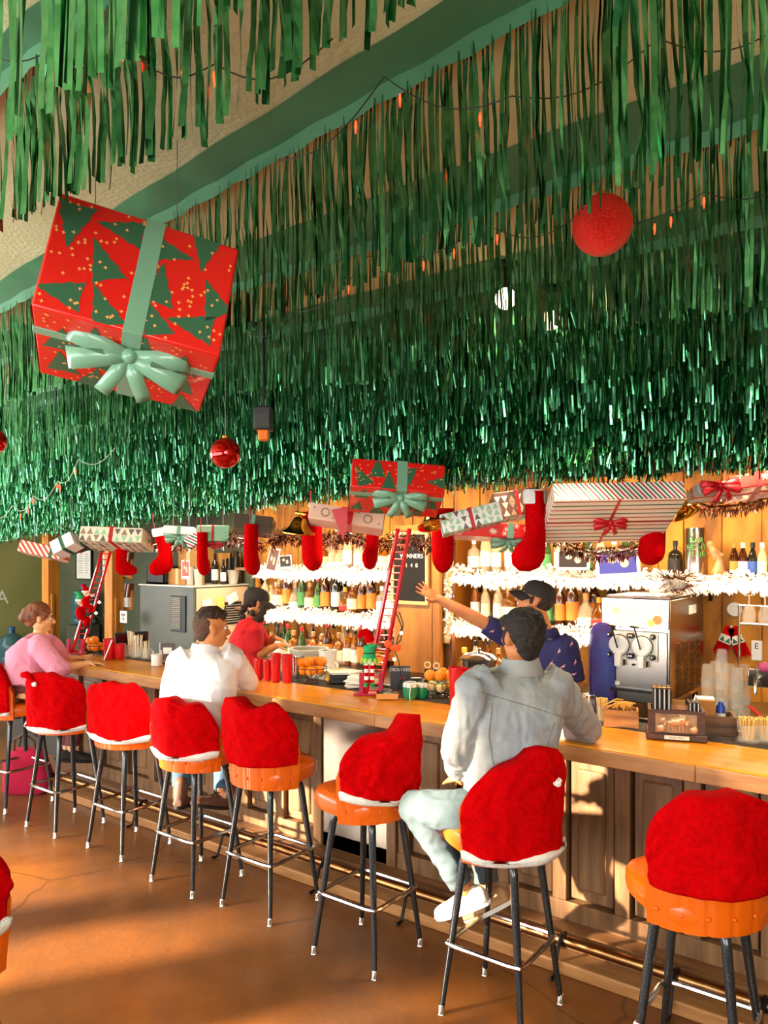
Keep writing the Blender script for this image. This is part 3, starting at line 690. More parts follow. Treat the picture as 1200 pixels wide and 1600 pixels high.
# --- the woman in pink at the far left
t = thing('person', 'woman with brown hair pinned up in a pink sweatshirt, forearms on the bar end', 'person', (-5.95, 3.12, 0)); O = t.location
sk = skinmat('skin_fair', 'd99a66', 'e6ac7c')
pel = Q(48, 1072, 6.02); nk = Q(60, 992, 6.10); hd = Q(64, 966, 6.12)
shn, shf = Q(62, 1012, 5.90), Q(78, 1010, 6.24)
eln, wrn = Q(92, 1046, 5.86), Q(140, 1036, 6.02)
elf, wrf = Q(98, 1032, 6.34), Q(118, 1028, 6.30)
h1, h2 = Q(52, 1076, 5.96), Q(56, 1074, 6.12)
k1, a1 = Q(120, 1092, 6.08), Q(112, 1170, 6.0); k2, a2 = Q(112, 1090, 6.3), Q(104, 1168, 6.22)
face = camdir(.94, .34, -.12)
body = MB(); Mh, Ph = head(body, hd, face, k=.97)
body.cap(nk-Vector((0, 0, .04)), hd-Vector((0, 0, .06)), .050, .046)
torso(body, pel, nk, camdir(.3, -.95), camdir(.25, -.97), w=(.14, .11, .13, .12), dep=(.10, .085, .09, .07))
for a, b_, c_ in ((shn, eln, wrn), (shf, elf, wrf)): body.cap(a, b_, .040, .036); body.cap(b_, c_, .040, .025)
hand(body, wrn, camdir(.95, .15, -.02), camdir(0, 0, -1), curl=.35, side=-1, L=.165); hand(body, wrf, camdir(.95, -.1, 0), camdir(0, 0, -1), curl=.45, side=1, L=.165)
for a, b_, c_ in ((h1, k1, a1), (h2, k2, a2)): body.cap(a, b_, .065, .048); body.cap(b_, c_, .044, .032)
fused('body', body, sk, t, .0075, 3); eyes(t, Ph, Mh, .97, '3a2010')
hm = MB(); hm.ell(Ph(0, -.028, .045), (.090, .100, .088), Mh, n=20, k=12); hm.ell(Ph(0, -.075, -.01), (.072, .055, .062), Mh); hm.ell(Ph(0, -.125, -.005), (.045, .042, .045), Mh); hm.ell(Ph(.0, -.11, .04), (.05, .04, .04), Mh)
for s in (-1, 1): hm.ell(Ph(s*.068, .02, .03), (.02, .03, .045), Mh)
fused('hair', hm, mat('auburn_hair', '5a2c14', .6, col2='8a4c22', scale=30, stretch=(1, 1, .4), bump=.7, bscale=90), t, .008, 2, disp=lambda p, n: .012*noise.noise(p*22))
pink = mat('pink_sweatshirt', 'd98aa2', .9, bump=.2, bscale=200)
sm = MB(); torso(sm, pel, nk, camdir(.3, -.95), camdir(.25, -.97), w=(.185, .185, .185, .175), dep=(.16, .17, .165, .115), drop=-.0, fwdc=.05)
for a, b_, c_, e in ((shn, eln, wrn, .30), (shf, elf, wrf, .3)):
    sm.ell(a, .085); sm.tube([a.lerp(nk, .35), a, a.lerp(b_, .5), b_], [.085, .085, .082, .072], 14); sm.ell(b_, .072); sm.tube([b_, b_.lerp(c_, .6*e), b_.lerp(c_, e)], [.072, .062, .055], 14)
fused('sweatshirt', sm, pink, t, .010, 3, disp=folds(.014, 8, (1, 1, .7), 15))
trousers(t, pel, ((h1, k1, a1, .95), (h2, k2, a2, .95)), mat('maroon_cloth', '6a3030', .85), 6, .066)
shoe(t, a1, camdir(.9, .3, -.1), ds, ds); shoe(t, a2, camdir(.9, .3, -.1), ds, ds)
# --- standing bartenders
def stander(t, feet, pel, nk, hd, rv, sk, shirtm, shirt, k, legm, seed):
    pass
t = thing('person', 'bartender in a red t-shirt and dark cap with long curly hair, mixing drinks', 'person', (-4.85, 4.55, 0)); O = t.location
pel = Q(388, 1072, 6.5); pel.z = .96; nk = Q(392, 968, 6.55); hd = Q(402, 943, 6.58)
shn, shf = Q(382, 985, 6.42), Q(400, 985, 6.74)
eln, wrn = Q(402, 1024, 6.42), Q(432, 1009, 6.55); elf, wrf = Q(418, 1010, 6.76), Q(428, 996, 6.66)
sk = skinmat('skin_warm', 'c97a42', 'd98e54'); face = camdir(.88, .38, -.25)
body = MB(); Mh, Ph = head(body, hd, face, k=1.02); body.cap(nk-Vector((0, 0, .04)), hd-Vector((0, 0, .05)), .056, .052)
rh = camdir(.35, -.93)
torso(body, pel, nk, rh, rh, w=(.15, .13, .14, .14), dep=(.10, .1, .10, .08))
for a, b_, c_ in ((shn, eln, wrn), (shf, elf, wrf)): body.cap(a, b_, .046, .040); body.cap(b_, c_, .042, .028)
hand(body, wrn, camdir(.9, .3, .1), camdir(-.2, .3, -1), curl=.8, side=-1); hand(body, wrf, camdir(.7, -.2, -.2), camdir(0, 0, -1), curl=.9, side=1)
feet = []
for s in (-1, 1):
    hp = pel+rh*s*.09; kn = Vector((hp.x, hp.y, .52)); an = Vector((hp.x, hp.y, .10)); feet.append((hp, kn, an)); body.cap(hp, kn, .075, .052); body.cap(kn, an, .048, .036)
fused('body', body, sk, t, .0085, 3); eyes(t, Ph, Mh, 1.02)
hm = MB(); hm.ell(Ph(0, -.03, .03), (.088, .098, .085), Mh, n=16, k=10)
rr = random.Random(5)
for i in range(30):
    a = rr.uniform(-2.3, 2.3); q = Ph(math.sin(a)*.085, -math.cos(a)*.09-.02+(.02 if abs(a) > 1.5 else 0), rr.uniform(-.15, .02)); hm.ell(q, rr.uniform(.022, .034), n=8, k=6)
fused('hair', hm, mat('dark_curls', '1c120e', .8, col2='38241a', scale=60), t, .009, 2, disp=lambda p, n: .010*noise.noise(p*30))
def cap_hat(t, P, M, m, k=1, emblem=None):
    c = MB(); out = []
    for z, q in ((.028, 1.0), (.05, 1.02), (.08, .96), (.105, .82), (.122, .58), (.130, .3), (.132, .05)):
        out.append([P(math.cos(2*PI*j/28)*.089*q, math.sin(2*PI*j/28)*.107*q-.018, z) for j in range(28)])
    o = c.rings(out); o = obj('cap', c, m, t, ang=80)
    b = MB(); vs = []; n = 14; rows = 6
    for sgn in (0, 1):
        for i in range(n+1):
            a = -1.15+2.3*i/n
            for j in range(rows+1):
                u = j/rows; x = math.sin(a)*(.088+.0*u); y = math.cos(a)*.1-.018+u*(.085*math.cos(a*.9)**.7 if abs(a) < 1.5 else 0)
                vs.append(P(x*(1-.0*u), y, .034-.02*u*u-.035*(x/.09)**2+.006*sgn-.012*u))
    R_ = rows+1; N = (n+1)*R_; fs = []
    for i in range(n):
        for j in range(rows): a = i*R_+j; fs += [(a, a+1, a+R_+1, a+R_), (N+a, N+a+R_, N+a+R_+1, N+a+1)]
    edge = [i*R_+rows for i in range(n+1)]
    for p, q in zip(edge, edge[1:]): fs.append((p, q, N+q, N+p))
    obj('brim', b.add(vs, fs), m, o, ang=60)
    obj('cap_button', MB().ell(P(0, -.018, .133), .008, n=8, k=6), m, o)
    for j in range(6):
        a = 2*PI*j/6+.3; obj('panel_seam', MB().tube([P(math.cos(a)*.0895*q, math.sin(a)*.1075*q-.018, z) for z, q in ((.03, 1.0), (.05, 1.02), (.08, .965), (.105, .825), (.122, .585), (.131, .3))], .0012, 4), mat('cap_seam', '2a211c', .9), o)
    return o
cap_hat(t, Ph, Mh, mat('charcoal_cap', '2e2824', .85, bump=.2, bscale=200))
redt = mat('red_cotton', 'c8141c', .85)
sm = MB(); torso(sm, pel, nk, rh, rh, w=(.185, .165, .18, .18), dep=(.15, .14, .14, .11), drop=.06, fwdc=.03)
for a, b_ in ((shn, eln), (shf, elf)): sm.ell(a, .08); sm.tube([a.lerp(nk, .35), a, a.lerp(b_, .85)], [.08, .078, .068], 14)
fused('tshirt', sm, redt, t, .011, 3, disp=folds(.012, 7, (1, 1, .6), 25))
jl = MB(); jl.ell(pel, (.17, .14, .11), basis(camdir(.9, .4)))
for hp, kn, an in feet: jl.cap(hp, kn, .095, .075); jl.tube([kn, an], [.075, .065], 12)
fused('jeans', jl, blued, t, .012, 2)
for hp, kn, an in feet: shoe(t, an, camdir(.9, .4), ds, ds)
# --- the bartender with the raised arm
t = thing('person', 'bartender in a dark cap and navy bird-print shirt, arm stretched out to the left', 'person', (-2.05, 4.62, 0)); O = t.location
sk = skinmat('skin_ruddy', 'c87848', 'd68c58')
pel = Q(858, 1120, 5.02); pel.z = .98; nk = Q(852, 990, 5.0); hd = Q(834, 938, 5.0)
shn, shf = Q(806, 1000, 5.14), Q(884, 1012, 4.93)
elw, wrw = Q(742, 966, 5.12), Q(686, 936, 5.10)
elf, wrf = Q(900, 1076, 4.96), Q(868, 1104, 4.76)
face = camdir(-.93, .10, .30); rh = camdir(.30, .95)
rs = camdir(-.93, .30)
body = MB(); Mh, Ph = head(body, hd, face, up=(camdir(.12, 0, 1)), k=1.03); body.cap(nk-Vector((0, 0, .04)), hd+camdir(.02, 0, -.05), .062, .058)
torso(body, pel, nk, camdir(-.8, .6), rs, w=(.15, .13, .14, .14), dep=(.10, .1, .10, .08))
body.cap(shn, elw, .050, .046); body.cap(elw, wrw, .048, .030); body.cap(shf, elf, .050, .044); body.cap(elf, wrf, .044, .030)
hand(body, wrw, camdir(-.85, -.05, .50), camdir(.35, -.75, .5), curl=.12, side=-1, spread=.12, L=.195)
hand(body, wrf, camdir(-.6, -.3, -.4), camdir(0, 0, -1), curl=.7, side=1)
feet = []
for s in (-1, 1):
    hp = pel+camdir(-.8, .6)*s*.09; kn = Vector((hp.x, hp.y, .52)); an = Vector((hp.x, hp.y, .10)); feet.append((hp, kn, an)); body.cap(hp, kn, .075, .052); body.cap(kn, an, .048, .036)
fused('body', body, sk, t, .0065, 3); eyes(t, Ph, Mh, 1.03)
hm = MB(); hm.ell(Ph(0, -.045, .01), (.080, .082, .07), Mh, n=16, k=10)
for s in (-1, 1): hm.ell(Ph(s*.070, .018, .0), (.010, .016, .032), Mh)
fused('hair', hm, mat('brown_hair'), t, .007, 2, disp=lambda p, n: .003*noise.noise(p*60))
hm = MB(); hm.ell(Ph(0, .035, -.075), (.050, .046, .036), Mh); hm.ell(Ph(.045, .01, -.05), (.022, .035, .03), Mh); hm.ell(Ph(-.045, .01, -.05), (.022, .035, .03), Mh)
fused('stubble', hm, mat('stubble', 'a8603c', .9, col2='8a4c30', scale=60), t, .006, 2, label='short stubble on the jaw')
cp = cap_hat(t, Ph, Mh, mat('charcoal_cap'))
navy = mat('navy_cloth', '241f4c', .8, col2='2c2a5c', scale=4)
sm = MB(); torso(sm, pel, nk, camdir(-.8, .6), rs, w=(.20, .19, .20, .20), dep=(.17, .16, .155, .12), drop=.06, fwdc=.03)
sm.ell(shn, .085); sm.tube([shn.lerp(nk, .35), shn, shn.lerp(elw, .75)], [.085, .082, .070], 14)
sm.ell(shf, .085); sm.tube([shf.lerp(nk, .35), shf, shf.lerp(elf, .80)], [.085, .084, .074], 14)
sh = fused('shirt', sm, navy, t, .009, 3, disp=folds(.011, 7, (1, 1, .7), 35))
cm = MB(); out = []
for z, a, b_ in ((-.012, .078, .074), (.028, .068, .066), (.032, .075, .072), (-.022, .098, .09)): out.append(ering(nk+Vector((0, 0, z)), camdir(1, 0), camdir(0, 1), a, b_, e=2))
cm.rings(out, False, False); o = obj('collar', cm, navy, sh); o.modifiers.new('s', 'SOLIDIFY').thickness = .006
# small pink birds printed over the cloth
from mathutils.bvhtree import BVHTree
me = sh.data; pm = MB(); done = []; rr = random.Random(11)
vn = [v.normal.copy() for v in me.vertices]
for i in rr.sample(range(len(me.vertices)), 6000):
    p = me.vertices[i].co
    if all((p-q).length > .075 for q in done):
        done.append(p.copy()); n = vn[i]; u = n.cross(Vector((0, 0, 1)))
        if u.length < .3: continue
        u.normalize(); v = n.cross(u); a = rr.uniform(-.8, .8); uu = u*math.cos(a)+v*math.sin(a); vv = v*math.cos(a)-u*math.sin(a)
        for poly in (((-.010, -.002), (.0, .009), (.010, .003), (.002, -.006)), ((.004, .002), (.009, .016), (.013, .017), (.010, .003)), ((-.002, -.004), (-.006, -.018), (-.003, -.018), (.002, -.004))):
            pm.add([p+n*.0035+uu*x+vv*y for x, y in poly], [(0, 1, 2, 3)])
obj('bird_print', pm, mat('pink_print', 'e0a0a0', .8), sh, smooth=False, label='small pink birds printed on the shirt')
jl = MB(); jl.ell(pel, (.17, .14, .11), basis(camdir(-.6, -.8)))
for hp, kn, an in feet: jl.cap(hp, kn, .095, .075); jl.tube([kn, an], [.075, .065], 12)
fused('jeans', jl, blued, t, .012, 2)
for hp, kn, an in feet: shoe(t, an, camdir(-.8, -.5), ds, ds)
# ---------------------------------------------------------------- posts, fridge and wall things at the left
pine = mat('pine_post', 'd8892c', .55, col2='a8621c', scale=5, stretch=(4, 4, .4))
for px, lb in ((79, 'leftmost of the two square timber posts, behind the woman in pink'), (178, 'square timber post right of the leftmost red ladder')):
    p = PY(px, 900, 5.1)
    t = thing('timber_post', lb, 'post', (p.x, 5.1, 0), group='timber posts behind the bar')
    obj('shaft', MB().box((0, 0, 1.2), (.15, .15, 2.4)), pine, t, bevel=.008)
    obj('corner_strip', MB().box((.085, -.02, 1.0), (.02, .04, .9)), pine, t, bevel=.003)
greyg = mat('cooler_grey', '4c4c40', .45, col2='57574a', scale=3)
t = thing('drinks_cooler', 'tall dark grey-green cooler with a vent panel, boxes on top', 'cooler', (-6.82, 5.55, 0))
obj('casing', MB().b2((-.46, -.36, 0), (.46, .40, 1.60)), greyg, t, bevel=.01)
obj('side_panel', MB().b2((.461, -.33, .1), (.475, .38, 1.58)), mat('beige_panel', 'c8b090', .6), t, bevel=.003, label='beige papered side')
v = obj('vent_panel', MB().b2((.10, -.375, 1.12), (.34, -.36, 1.50)), mat('black_plastic', '1a1a18', .5), t, bevel=.004)
for i in range(17): obj('vent_slat', MB().box((.19, -.379, 1.155+i*.02), (.15, .01, .009), (.5, 0, 0)), mat('slat_grey', 'a0988c', .4), v, smooth=False)
obj('top_trim', MB().b2((-.47, -.37, 1.595), (.47, .40, 1.61)), mat('trim_light', 'c8c0b0', .4), t)
v = obj('side_vent', MB().b2((.475, .04, 1.18), (.482, .28, 1.42)), mat('black_plastic'), t)
for i in range(8): obj('vent_slat', MB().box((.484, .16, 1.205+i*.026), (.006, .21, .008)), mat('slat_grey'), v, smooth=False)
papers = [(-.20, 1.38, .12, .17, 'f0e6d0', 'small cream note taped to the side of the cooler'), (-.02, 1.42, .10, .12, 'e8c060', 'yellow card taped to the side of the cooler'), (.15, 1.46, .15, .10, 'f2efe8', 'white sheet hanging askew on the side of the cooler')]
for i, (y, z, w_, h_, c_, lb) in enumerate(papers):
    tag(obj('paper_note', MB().box((-6.82+.4765+.004, 5.55+y, z), (.004, w_, h_), (.1+.15*i, 0, 0)), mat('paper_'+c_, c_, .8)), lb, 'paper note')
card = mat('cardboard', 'b07c40', .85, col2='9a6a34', scale=8)
def carton(name, loc_, d, lb, rz=0, m=card):
    t = thing(name, lb, 'box', loc_, rz)
    obj('carton', MB().box((0, 0, d[2]/2), d), m, t, bevel=.004)
    obj('tape', MB().box((0, 0, d[2]/2), (d[0]*.16, d[1]+.003, d[2]+.003)), mat('tape', 'c8a060', .4), t)
    return t
t = thing('storage_bin', 'dark mesh crate of tangled bits at the left end of the cooler top', 'crate', (-7.10, 5.38, 1.611))
m = MB(); m.b2((-.15, -.12, 0), (.15, .12, .02)); m.b2((-.15, -.12, 0), (.15, -.11, .2)); m.b2((-.15, .11, 0), (.15, .12, .2)); m.b2((-.15, -.12, 0), (-.14, .12, .2)); m.b2((.14, -.12, 0), (.15, .12, .2))
obj('bin_wall', m, mat('dark_bin', '2c2824', .6), t); m = MB()
for k in range(14): m.ell((R.uniform(-.11, .11), R.uniform(-.08, .08), .19+R.uniform(-.02, .03)), (.035, .03, .03), n=8, k=5)
tag(obj('contents', m, mat('grey_bits', '8a8478', .6, col2='4a4640', scale=20), t), kind='stuff')
carton('cardboard_box', (-6.80, 5.45, 1.611), (.30, .26, .17), 'flat brown cardboard box lying on the cooler')
carton('cardboard_box', (-6.76, 5.55, 1.783), (.34, .22, .22), 'taller brown cardboard box on top of the flat one')
carton('cardboard_box', (-6.62, 5.86, 1.611), (.30, .18, .34), 'cardboard box at the back right of the cooler top')
tub = mat('clear_tub', 'e8e0d0', .25, trans=.5)
for k, (x, y, r_, h_, lb) in enumerate(((-6.55, 5.30, .045, .20, 'frosted plastic tub left of the bottles on the cooler'), (-6.44, 5.32, .05, .17, 'clear plastic cup beside the frosted tub'), (-6.41, 5.78, .07, .15, 'clear plastic bucket with orange bits on the cooler end'))):
    t = thing('plastic_tub', lb, 'tub', (x, y, 1.611)); obj('cup', MB().lathe([(r_*.8, 0), (r_, h_), (r_*.95, h_), (r_*.76, .01)], 20), tub, t)
    obj('rim', MB().tube([(r_*math.cos(a*PI/10), r_*math.sin(a*PI/10), h_) for a in range(20)], .004, 6, closed=True), tub, t)
# framed notice, paper, wall files
fb = mat('black_frame', '1e1b18', .4); pap = mat('paper_white', 'ece6da', .8); ink = mat('ink', '3a342c', .8)
def framed(px, py, w_, h_, lb, Y=None, m=pap, lines=9, name='framed_notice', cat='picture', tilt=0, Z=0, fm=fb, bw=.014):
    p = PY(px, py, Y); t = thing(name, lb, cat, p); t.rotation_euler = (0, tilt, Z)
    m_ = MB()
    for q, d_ in (((-w_/2, 0, 0), (bw, .02, h_+bw)), ((w_/2, 0, 0), (bw, .02, h_+bw)), ((0, 0, h_/2), (w_-bw, .02, bw)), ((0, 0, -h_/2), (w_-bw, .02, bw))): m_.box(q, d_)
    obj('frame', m_, fm, t, smooth=False); obj('sheet', MB().box((0, .002, 0), (w_-bw, .008, h_-bw)), m, t, smooth=False)
    if lines:
        l = MB()
        for i in range(lines):
            for q in range(2): l.box((-w_*.2+q*w_*.4, -.0035, h_*.36-i*h_*.72/lines), (w_*R.uniform(.14, .33), .002, h_*.012), None)
        obj('print', l, ink, t, smooth=False)
    return t
framed(131, 882, .36, .40, 'black framed notice on the green wall between the timber posts', 5.94)
framed(163, 884, .10, .36, 'narrow framed sheet just left of the right timber post', 5.94, lines=0)
framed(111, 850, .12, .12, 'small white card high on the wall left of the framed notice', 5.94, lines=3)
for py, lb in ((888, 'upper wall file holding menus beside the right timber post'), (936, 'lower wall file holding menus beside the right timber post')):
    p = PY(199, py, 5.22); t = thing('menu_file', lb, 'wall file', p)
    obj('pocket', MB().b2((-.05, -.04, -.09), (.06, .04, .02)), pap, t, bevel=.003)
    for k in range(4): obj('menu_card', MB().box((-.03+.028*k, 0, .06), (.012, .06, .24), (0, .25, 0)), mat('menu_red', '7a3a20', .6) if k % 2 else pap, t, smooth=False)
    obj('back_strip', MB().b2((-.085, .0, -.12), (.09, .012, .10)), pine, t)
p = PY(191, 964, 5.0); t = thing('hanging_sign', 'small cream sign hanging on the right timber post', 'sign', (p.x, 5.018, p.z)); obj('board', MB().box((0, 0, 0), (.12, .012, .13)), pap, t, bevel=.002)
text('lettering', 'ASK\nUS', .045, ink, Matrix.Translation((0, -.008, 0)) @ Matrix.Rotation(PI/2, 4, 'X'), t)
p = Vector((X0+.004, 5.40, 1.42)); q = PY(20, 926, 5.42); 
tt = thing('wall_lettering', 'white painted letters TA on the olive end wall', 'sign', (X0+.001, 5.37, 1.33))
text('lettering', 'TA', .27, mat('white_paint', 'f0eee0', .7), Matrix(((0, 0, 1, 0), (1, 0, 0, 0), (0, 1, 0, 0), (0, 0, 0, 1))), tt, align='RIGHT')
water = mat('blue_jug', '5f8f98', .12, trans=.6, ior=1.3)
def jug(px, py, Y, lb, z=None, k=1.0):
    p = PY(px, py, Y); t = thing('water_jug', lb, 'water jug', p, group='water jugs')
    pr = [(.05, 0), (.13, .01), (.135, .05), (.128, .07), (.135, .09), (.135, .15), (.128, .17), (.135, .19), (.135, .30), (.11, .36), (.035, .40), (.03, .44)]
    obj('bottle_body', MB().lathe([(a*k, b_*k) for a, b_ in pr], 28), water, t); obj('stopper', MB().lathe([(.034*k, .43*k), (.034*k, .46*k), (.02*k, .465*k)], 14), mat('blue_plastic', '2c5a8a', .4), t)
    return t
def stand(px, py, Y, h_, lb, m):
    p = PY(px, py, Y); t = thing('water_dispenser', lb, 'water dispenser', (p.x, p.y, 0)); obj('casing', MB().b2((-.15, -.15, 0), (.15, .15, p.z-.002)), m, t, bevel=.01)
    obj('drip_tray', MB().b2((-.1, -.2, p.z-.35), (.1, -.15, p.z-.32)), fb, t, bevel=.004)
jug(18, 1050, 5.2, 'big blue water jug behind the woman, low by the olive wall', k=1.3); stand(18, 1050, 5.2, 0, 'dark water stand under the jug by the olive wall', greyg)
jug(130, 975, 5.75, 'blue water jug between the timber posts', k=1.15); stand(130, 975, 5.75, 0, 'dark water stand between the timber posts', greyg)
# ---------------------------------------------------------------- bottle shelves
shelfw = mat('shelf_wood', '8a5a28', .55, col2='5e3c1a', scale=5, stretch=(.5, 4, 4))
def shelf(x0, x1, z, lb):
    t = thing('bottle_shelf', lb, 'shelf', (0, 0, 0), group='bottle shelves')
    obj('shelf_board', MB().b2((x0, 5.56, z-.03), (x1, 5.98, z)), shelfw, t, bevel=.004)
    n = max(2, int((x1-x0)/.9)+1)
    for i in range(n): x = x0+.03+(x1-x0-.06)*i/(n-1); obj('bracket', MB().prism([(0, 0), (.0, -.16), (.03, -.16), (.05, -.03), (.05, 0)], .02, Matrix.Rotation(-PI/2, 3, 'Z'), (x, 5.97-.02, z-.03)), iron, t, smooth=False)
    return t
LX0, LX1, RX0, RX1 = -6.15, -4.02, -3.42, .5
shelf(LX0, LX1, 1.80, 'upper wooden shelf left of the letter board'); shelf(LX0, LX1, 1.38, 'lower wooden shelf left of the letter board')
shelf(RX0, RX1, 1.80, 'long upper wooden shelf right of the letter board'); shelf(RX0, -2.02, 1.38, 'lower wooden shelf behind the bartender with the raised arm')
# timber cabinet and letter board between the shelves
cabw = mat('cabinet_wood', 'c27a26', .5, col2='8f5416', scale=2.6, stretch=(1.6, 1.6, .5))
t = thing('tall_cabinet', 'narrow tall orange-stained cabinet between the bottle shelves', 'cabinet', (-3.74, 5.60, .9))
obj('carcass', MB().b2((-.24, -.15, .0), (.24, .38, 1.30)), cabw, t, bevel=.005); obj('side_post', MB().b2((.19, -.19, .0), (.26, -.14, 1.30)), cabw, t, bevel=.005)
obj('door_panel', MB().b2((-.21, -.165, .03), (.17, -.15, .68)), cabw, t, bevel=.004)
t = thing('letter_board', 'black letter board in a pale wood frame above the cabinet', 'sign', (-3.79, 5.425, 1.83))
m_ = MB(); fw_, fh_ = .36, .60
for q, d_ in (((-fw_/2, 0, 0), (.03, .03, fh_+.03)), ((fw_/2, 0, 0), (.03, .03, fh_+.03)), ((0, 0, fh_/2), (fw_-.03, .03, .03)), ((0, 0, -fh_/2), (fw_-.03, .03, .03))): m_.box(q, d_)
obj('frame', m_, mat('pale_wood', 'd8a868', .6), t, bevel=.003); obj('felt_board', MB().box((0, .005, 0), (fw_-.03, .012, fh_-.03)), mat('black_felt', '1c1613', .9), t, smooth=False)
text('lettering', 'WINNERS', .055, pap, Matrix.Translation((.02, -.006, .10)) @ Matrix.Rotation(PI/2, 4, 'X'), t); text('lettering', '1  4  8', .05, pap, Matrix.Translation((.02, -.006, .02)) @ Matrix.Rotation(PI/2, 4, 'X'), t)
# shelf end post with order slips
t = thing('shelf_post', 'dark wooden upright with curled paper slips beside the cabinet', 'post', (-3.44, 5.50, .9)); obj('upright', MB().b2((-.04, 0, 0), (.03, .06, 1.35)), mat('dark_post', '5a3216', .6), t, bevel=.004)
for k, (z, h_) in enumerate(((.30, .34), (.72, .30), (1.08, .2))):
    m_ = MB(); vs = []
    for i in range(9): u = i/8; vs += [(-.05+.01*math.sin(u*5+k), -.012-.03*u*u+.006*math.sin(u*9), z+h_*(1-u)), (.04+.01*math.sin(u*5+k), -.010-.03*u*u, z+h_*(1-u))]
    o = obj('paper_slip', m_.add(vs, [(2*i, 2*i+1, 2*i+3, 2*i+2) for i in range(8)]), mat('kraft_paper', 'c89a64', .8), t); o.modifiers.new('s', 'SOLIDIFY').thickness = .002
# ---------------------------------------------------------------- bottles
gl = {'clear': mat('glass_clear', 'f0dcb4', .05, alpha=.3), 'amber': mat('glass_amber', 'c8741c', .06, trans=.75), 'dark': mat('glass_dark', '1d1a12', .08, coat=.5),
      'green': mat('glass_green', '4a6a34', .06, trans=.6), 'brown': mat('glass_brown', '5a2c0e', .06, trans=.5, coat=.3), 'blue': mat('glass_blue', '3a6ac0', .06, trans=.5)}
caps = {k: mat('cap_'+k, v, .4) for k, v in dict(black='1a1714', red='b01818', gold='c8922c', white='ece8e0', cork='b07c48').items()}
labs = {k: mat('label_'+k, v, .6) for k, v in dict(white='efe9dc', cream='e8d8a8', black='26211c', red='b42a20', green='4a8a4a', blue='2c4a8c', orange='d87a2a').items()}
PR = {
 'tall': [(.030, 0), (.036, .006), (.036, .17), (.030, .20), (.013, .235), (.012, .29)],
 'squat': [(.040, 0), (.046, .008), (.046, .13), (.040, .15), (.014, .17), (.013, .22)],
 'wine': [(.034, 0), (.037, .006), (.037, .19), (.030, .22), (.014, .25), (.0135, .31)],
 'flask': [(.03, 0), (.05, .02), (.053, .07), (.04, .12), (.016, .15), (.015, .20)],
 'beer': [(.028, 0), (.030, .004), (.030, .13), (.024, .155), (.0125, .19), (.0125, .225)],
}
BT = {}
def bottle(shape, g, lab, cp, loc_, lb, grp, k=1.0, name='bottle', sqr=False):
    key = (shape, g, lab, cp, sqr)
    if key not in BT:
        t = thing(name, lb, 'bottle', (0, 0, 0)); pr = PR[shape]; n = 4 if sqr else 18; top = pr[-1]
        pr2 = [(r*(1.12 if sqr and r > .02 else 1), z) for r, z in pr]
        mm = MB(); mm.lathe(pr2, n, M=Matrix.Rotation(PI/4+YAW, 3, 'Z') if sqr else None)
        ob = obj('glass_body', mm, gl[g], t, bevel=.003 if sqr else 0)
        obj('cap', MB().lathe([(top[0]*1.25, top[1]-.028), (top[0]*1.25, top[1]+.006), (top[0]*.9, top[1]+.01)], 14), caps[cp], t)
        r = max(q[0] for q in pr)*(1.0 if not sqr else .80); z0, z1 = pr[2][1]*.22, pr[2][1]*.82
        if sqr: obj('paper_label', MB().box((0, 0, (z0+z1)/2), (r*1.75, r*2.06, z1-z0), (0, 0, 0)), labs[lab], t)
        else: obj('paper_label', MB().lathe([(r*.9, z0), (r*1.02, z0+.001), (r*1.02, z1-.001), (r*.9, z1)], 18), labs[lab], t)
        BT[key] = (t, kids(t)); t.location = loc_; t.scale = (k,)*3; tag(t, lb, 'bottle', grp); return t
    t, ks = BT[key]; c = dup(t, loc=loc_, rz=R.uniform(-.3, .3), label=lb, tree=ks, group=grp); c.scale = (k,)*3; c.name = name; return c
kindsT = [('tall', 'clear', 'white', 'black', 'tall clear'), ('tall', 'clear', 'cream', 'gold', 'slim clear'), ('squat', 'amber', 'cream', 'cork', 'squat amber'), ('tall', 'amber', 'white', 'black', 'tall amber'),
          ('flask', 'clear', 'white', 'cork', 'rounded clear'), ('tall', 'green', 'green', 'red', 'tall green'), ('wine', 'dark', 'white', 'black', 'dark long-necked'), ('squat', 'clear', 'white', 'white', 'squat clear'),
          ('wine', 'brown', 'orange', 'red', 'brown long-necked'), ('flask', 'amber', 'red', 'gold', 'rounded amber')]
def fill(x0, x1, y, z, where, seed, skip=(), hmax=9, pick=None, step=.098):
    rr = random.Random(seed); x = x0
    while x < x1:
        kk = kindsT[rr.choice(pick) if pick else rr.randrange(len(kindsT))]
        s = rr.uniform(1.08, 1.32)
        if not any(a <= x <= b for a, b in skip):
            bottle(kk[0], kk[1], kk[2], kk[3], (x, y+rr.uniform(-.02, .02), z), '%s bottle %s' % (kk[4], where), 'bottles '+where, s)
        x += step+rr.uniform(0, .02)
PKT = [0, 1, 7, 4, 0, 3, 2]
fill(LX0+.9, LX1-.05, 5.72, 1.80, 'on the upper shelf left of the ladder', 1, pick=PKT)
fill(LX0+.9, LX1-.05, 5.88, 1.80, 'in the back row of the upper left shelf', 11, step=.13)
fill(LX0+.3, LX1-.05, 5.72, 1.38, 'on the lower shelf left of the ladder', 2)
fill(LX0+.3, LX1-.05, 5.88, 1.38, 'in the back row of the lower left shelf', 12, step=.13)
fill(RX0+.1, -1.9, 5.72, 1.80, 'on the upper shelf above the capped bartender', 3, pick=[0, 7, 1, 0, 5, 7])
fill(RX0+.1, -2.06, 5.72, 1.38, 'on the lower shelf behind the raised arm', 4)
fill(RX0+.1, -2.06, 5.88, 1.38, 'in the back row of the lower right shelf', 13, step=.13)
fill(LX0+.25, LX1-.1, 5.55, .9, 'on the back counter under the left shelves', 5, pick=[0, 2, 3, 5, 6, 8, 9])
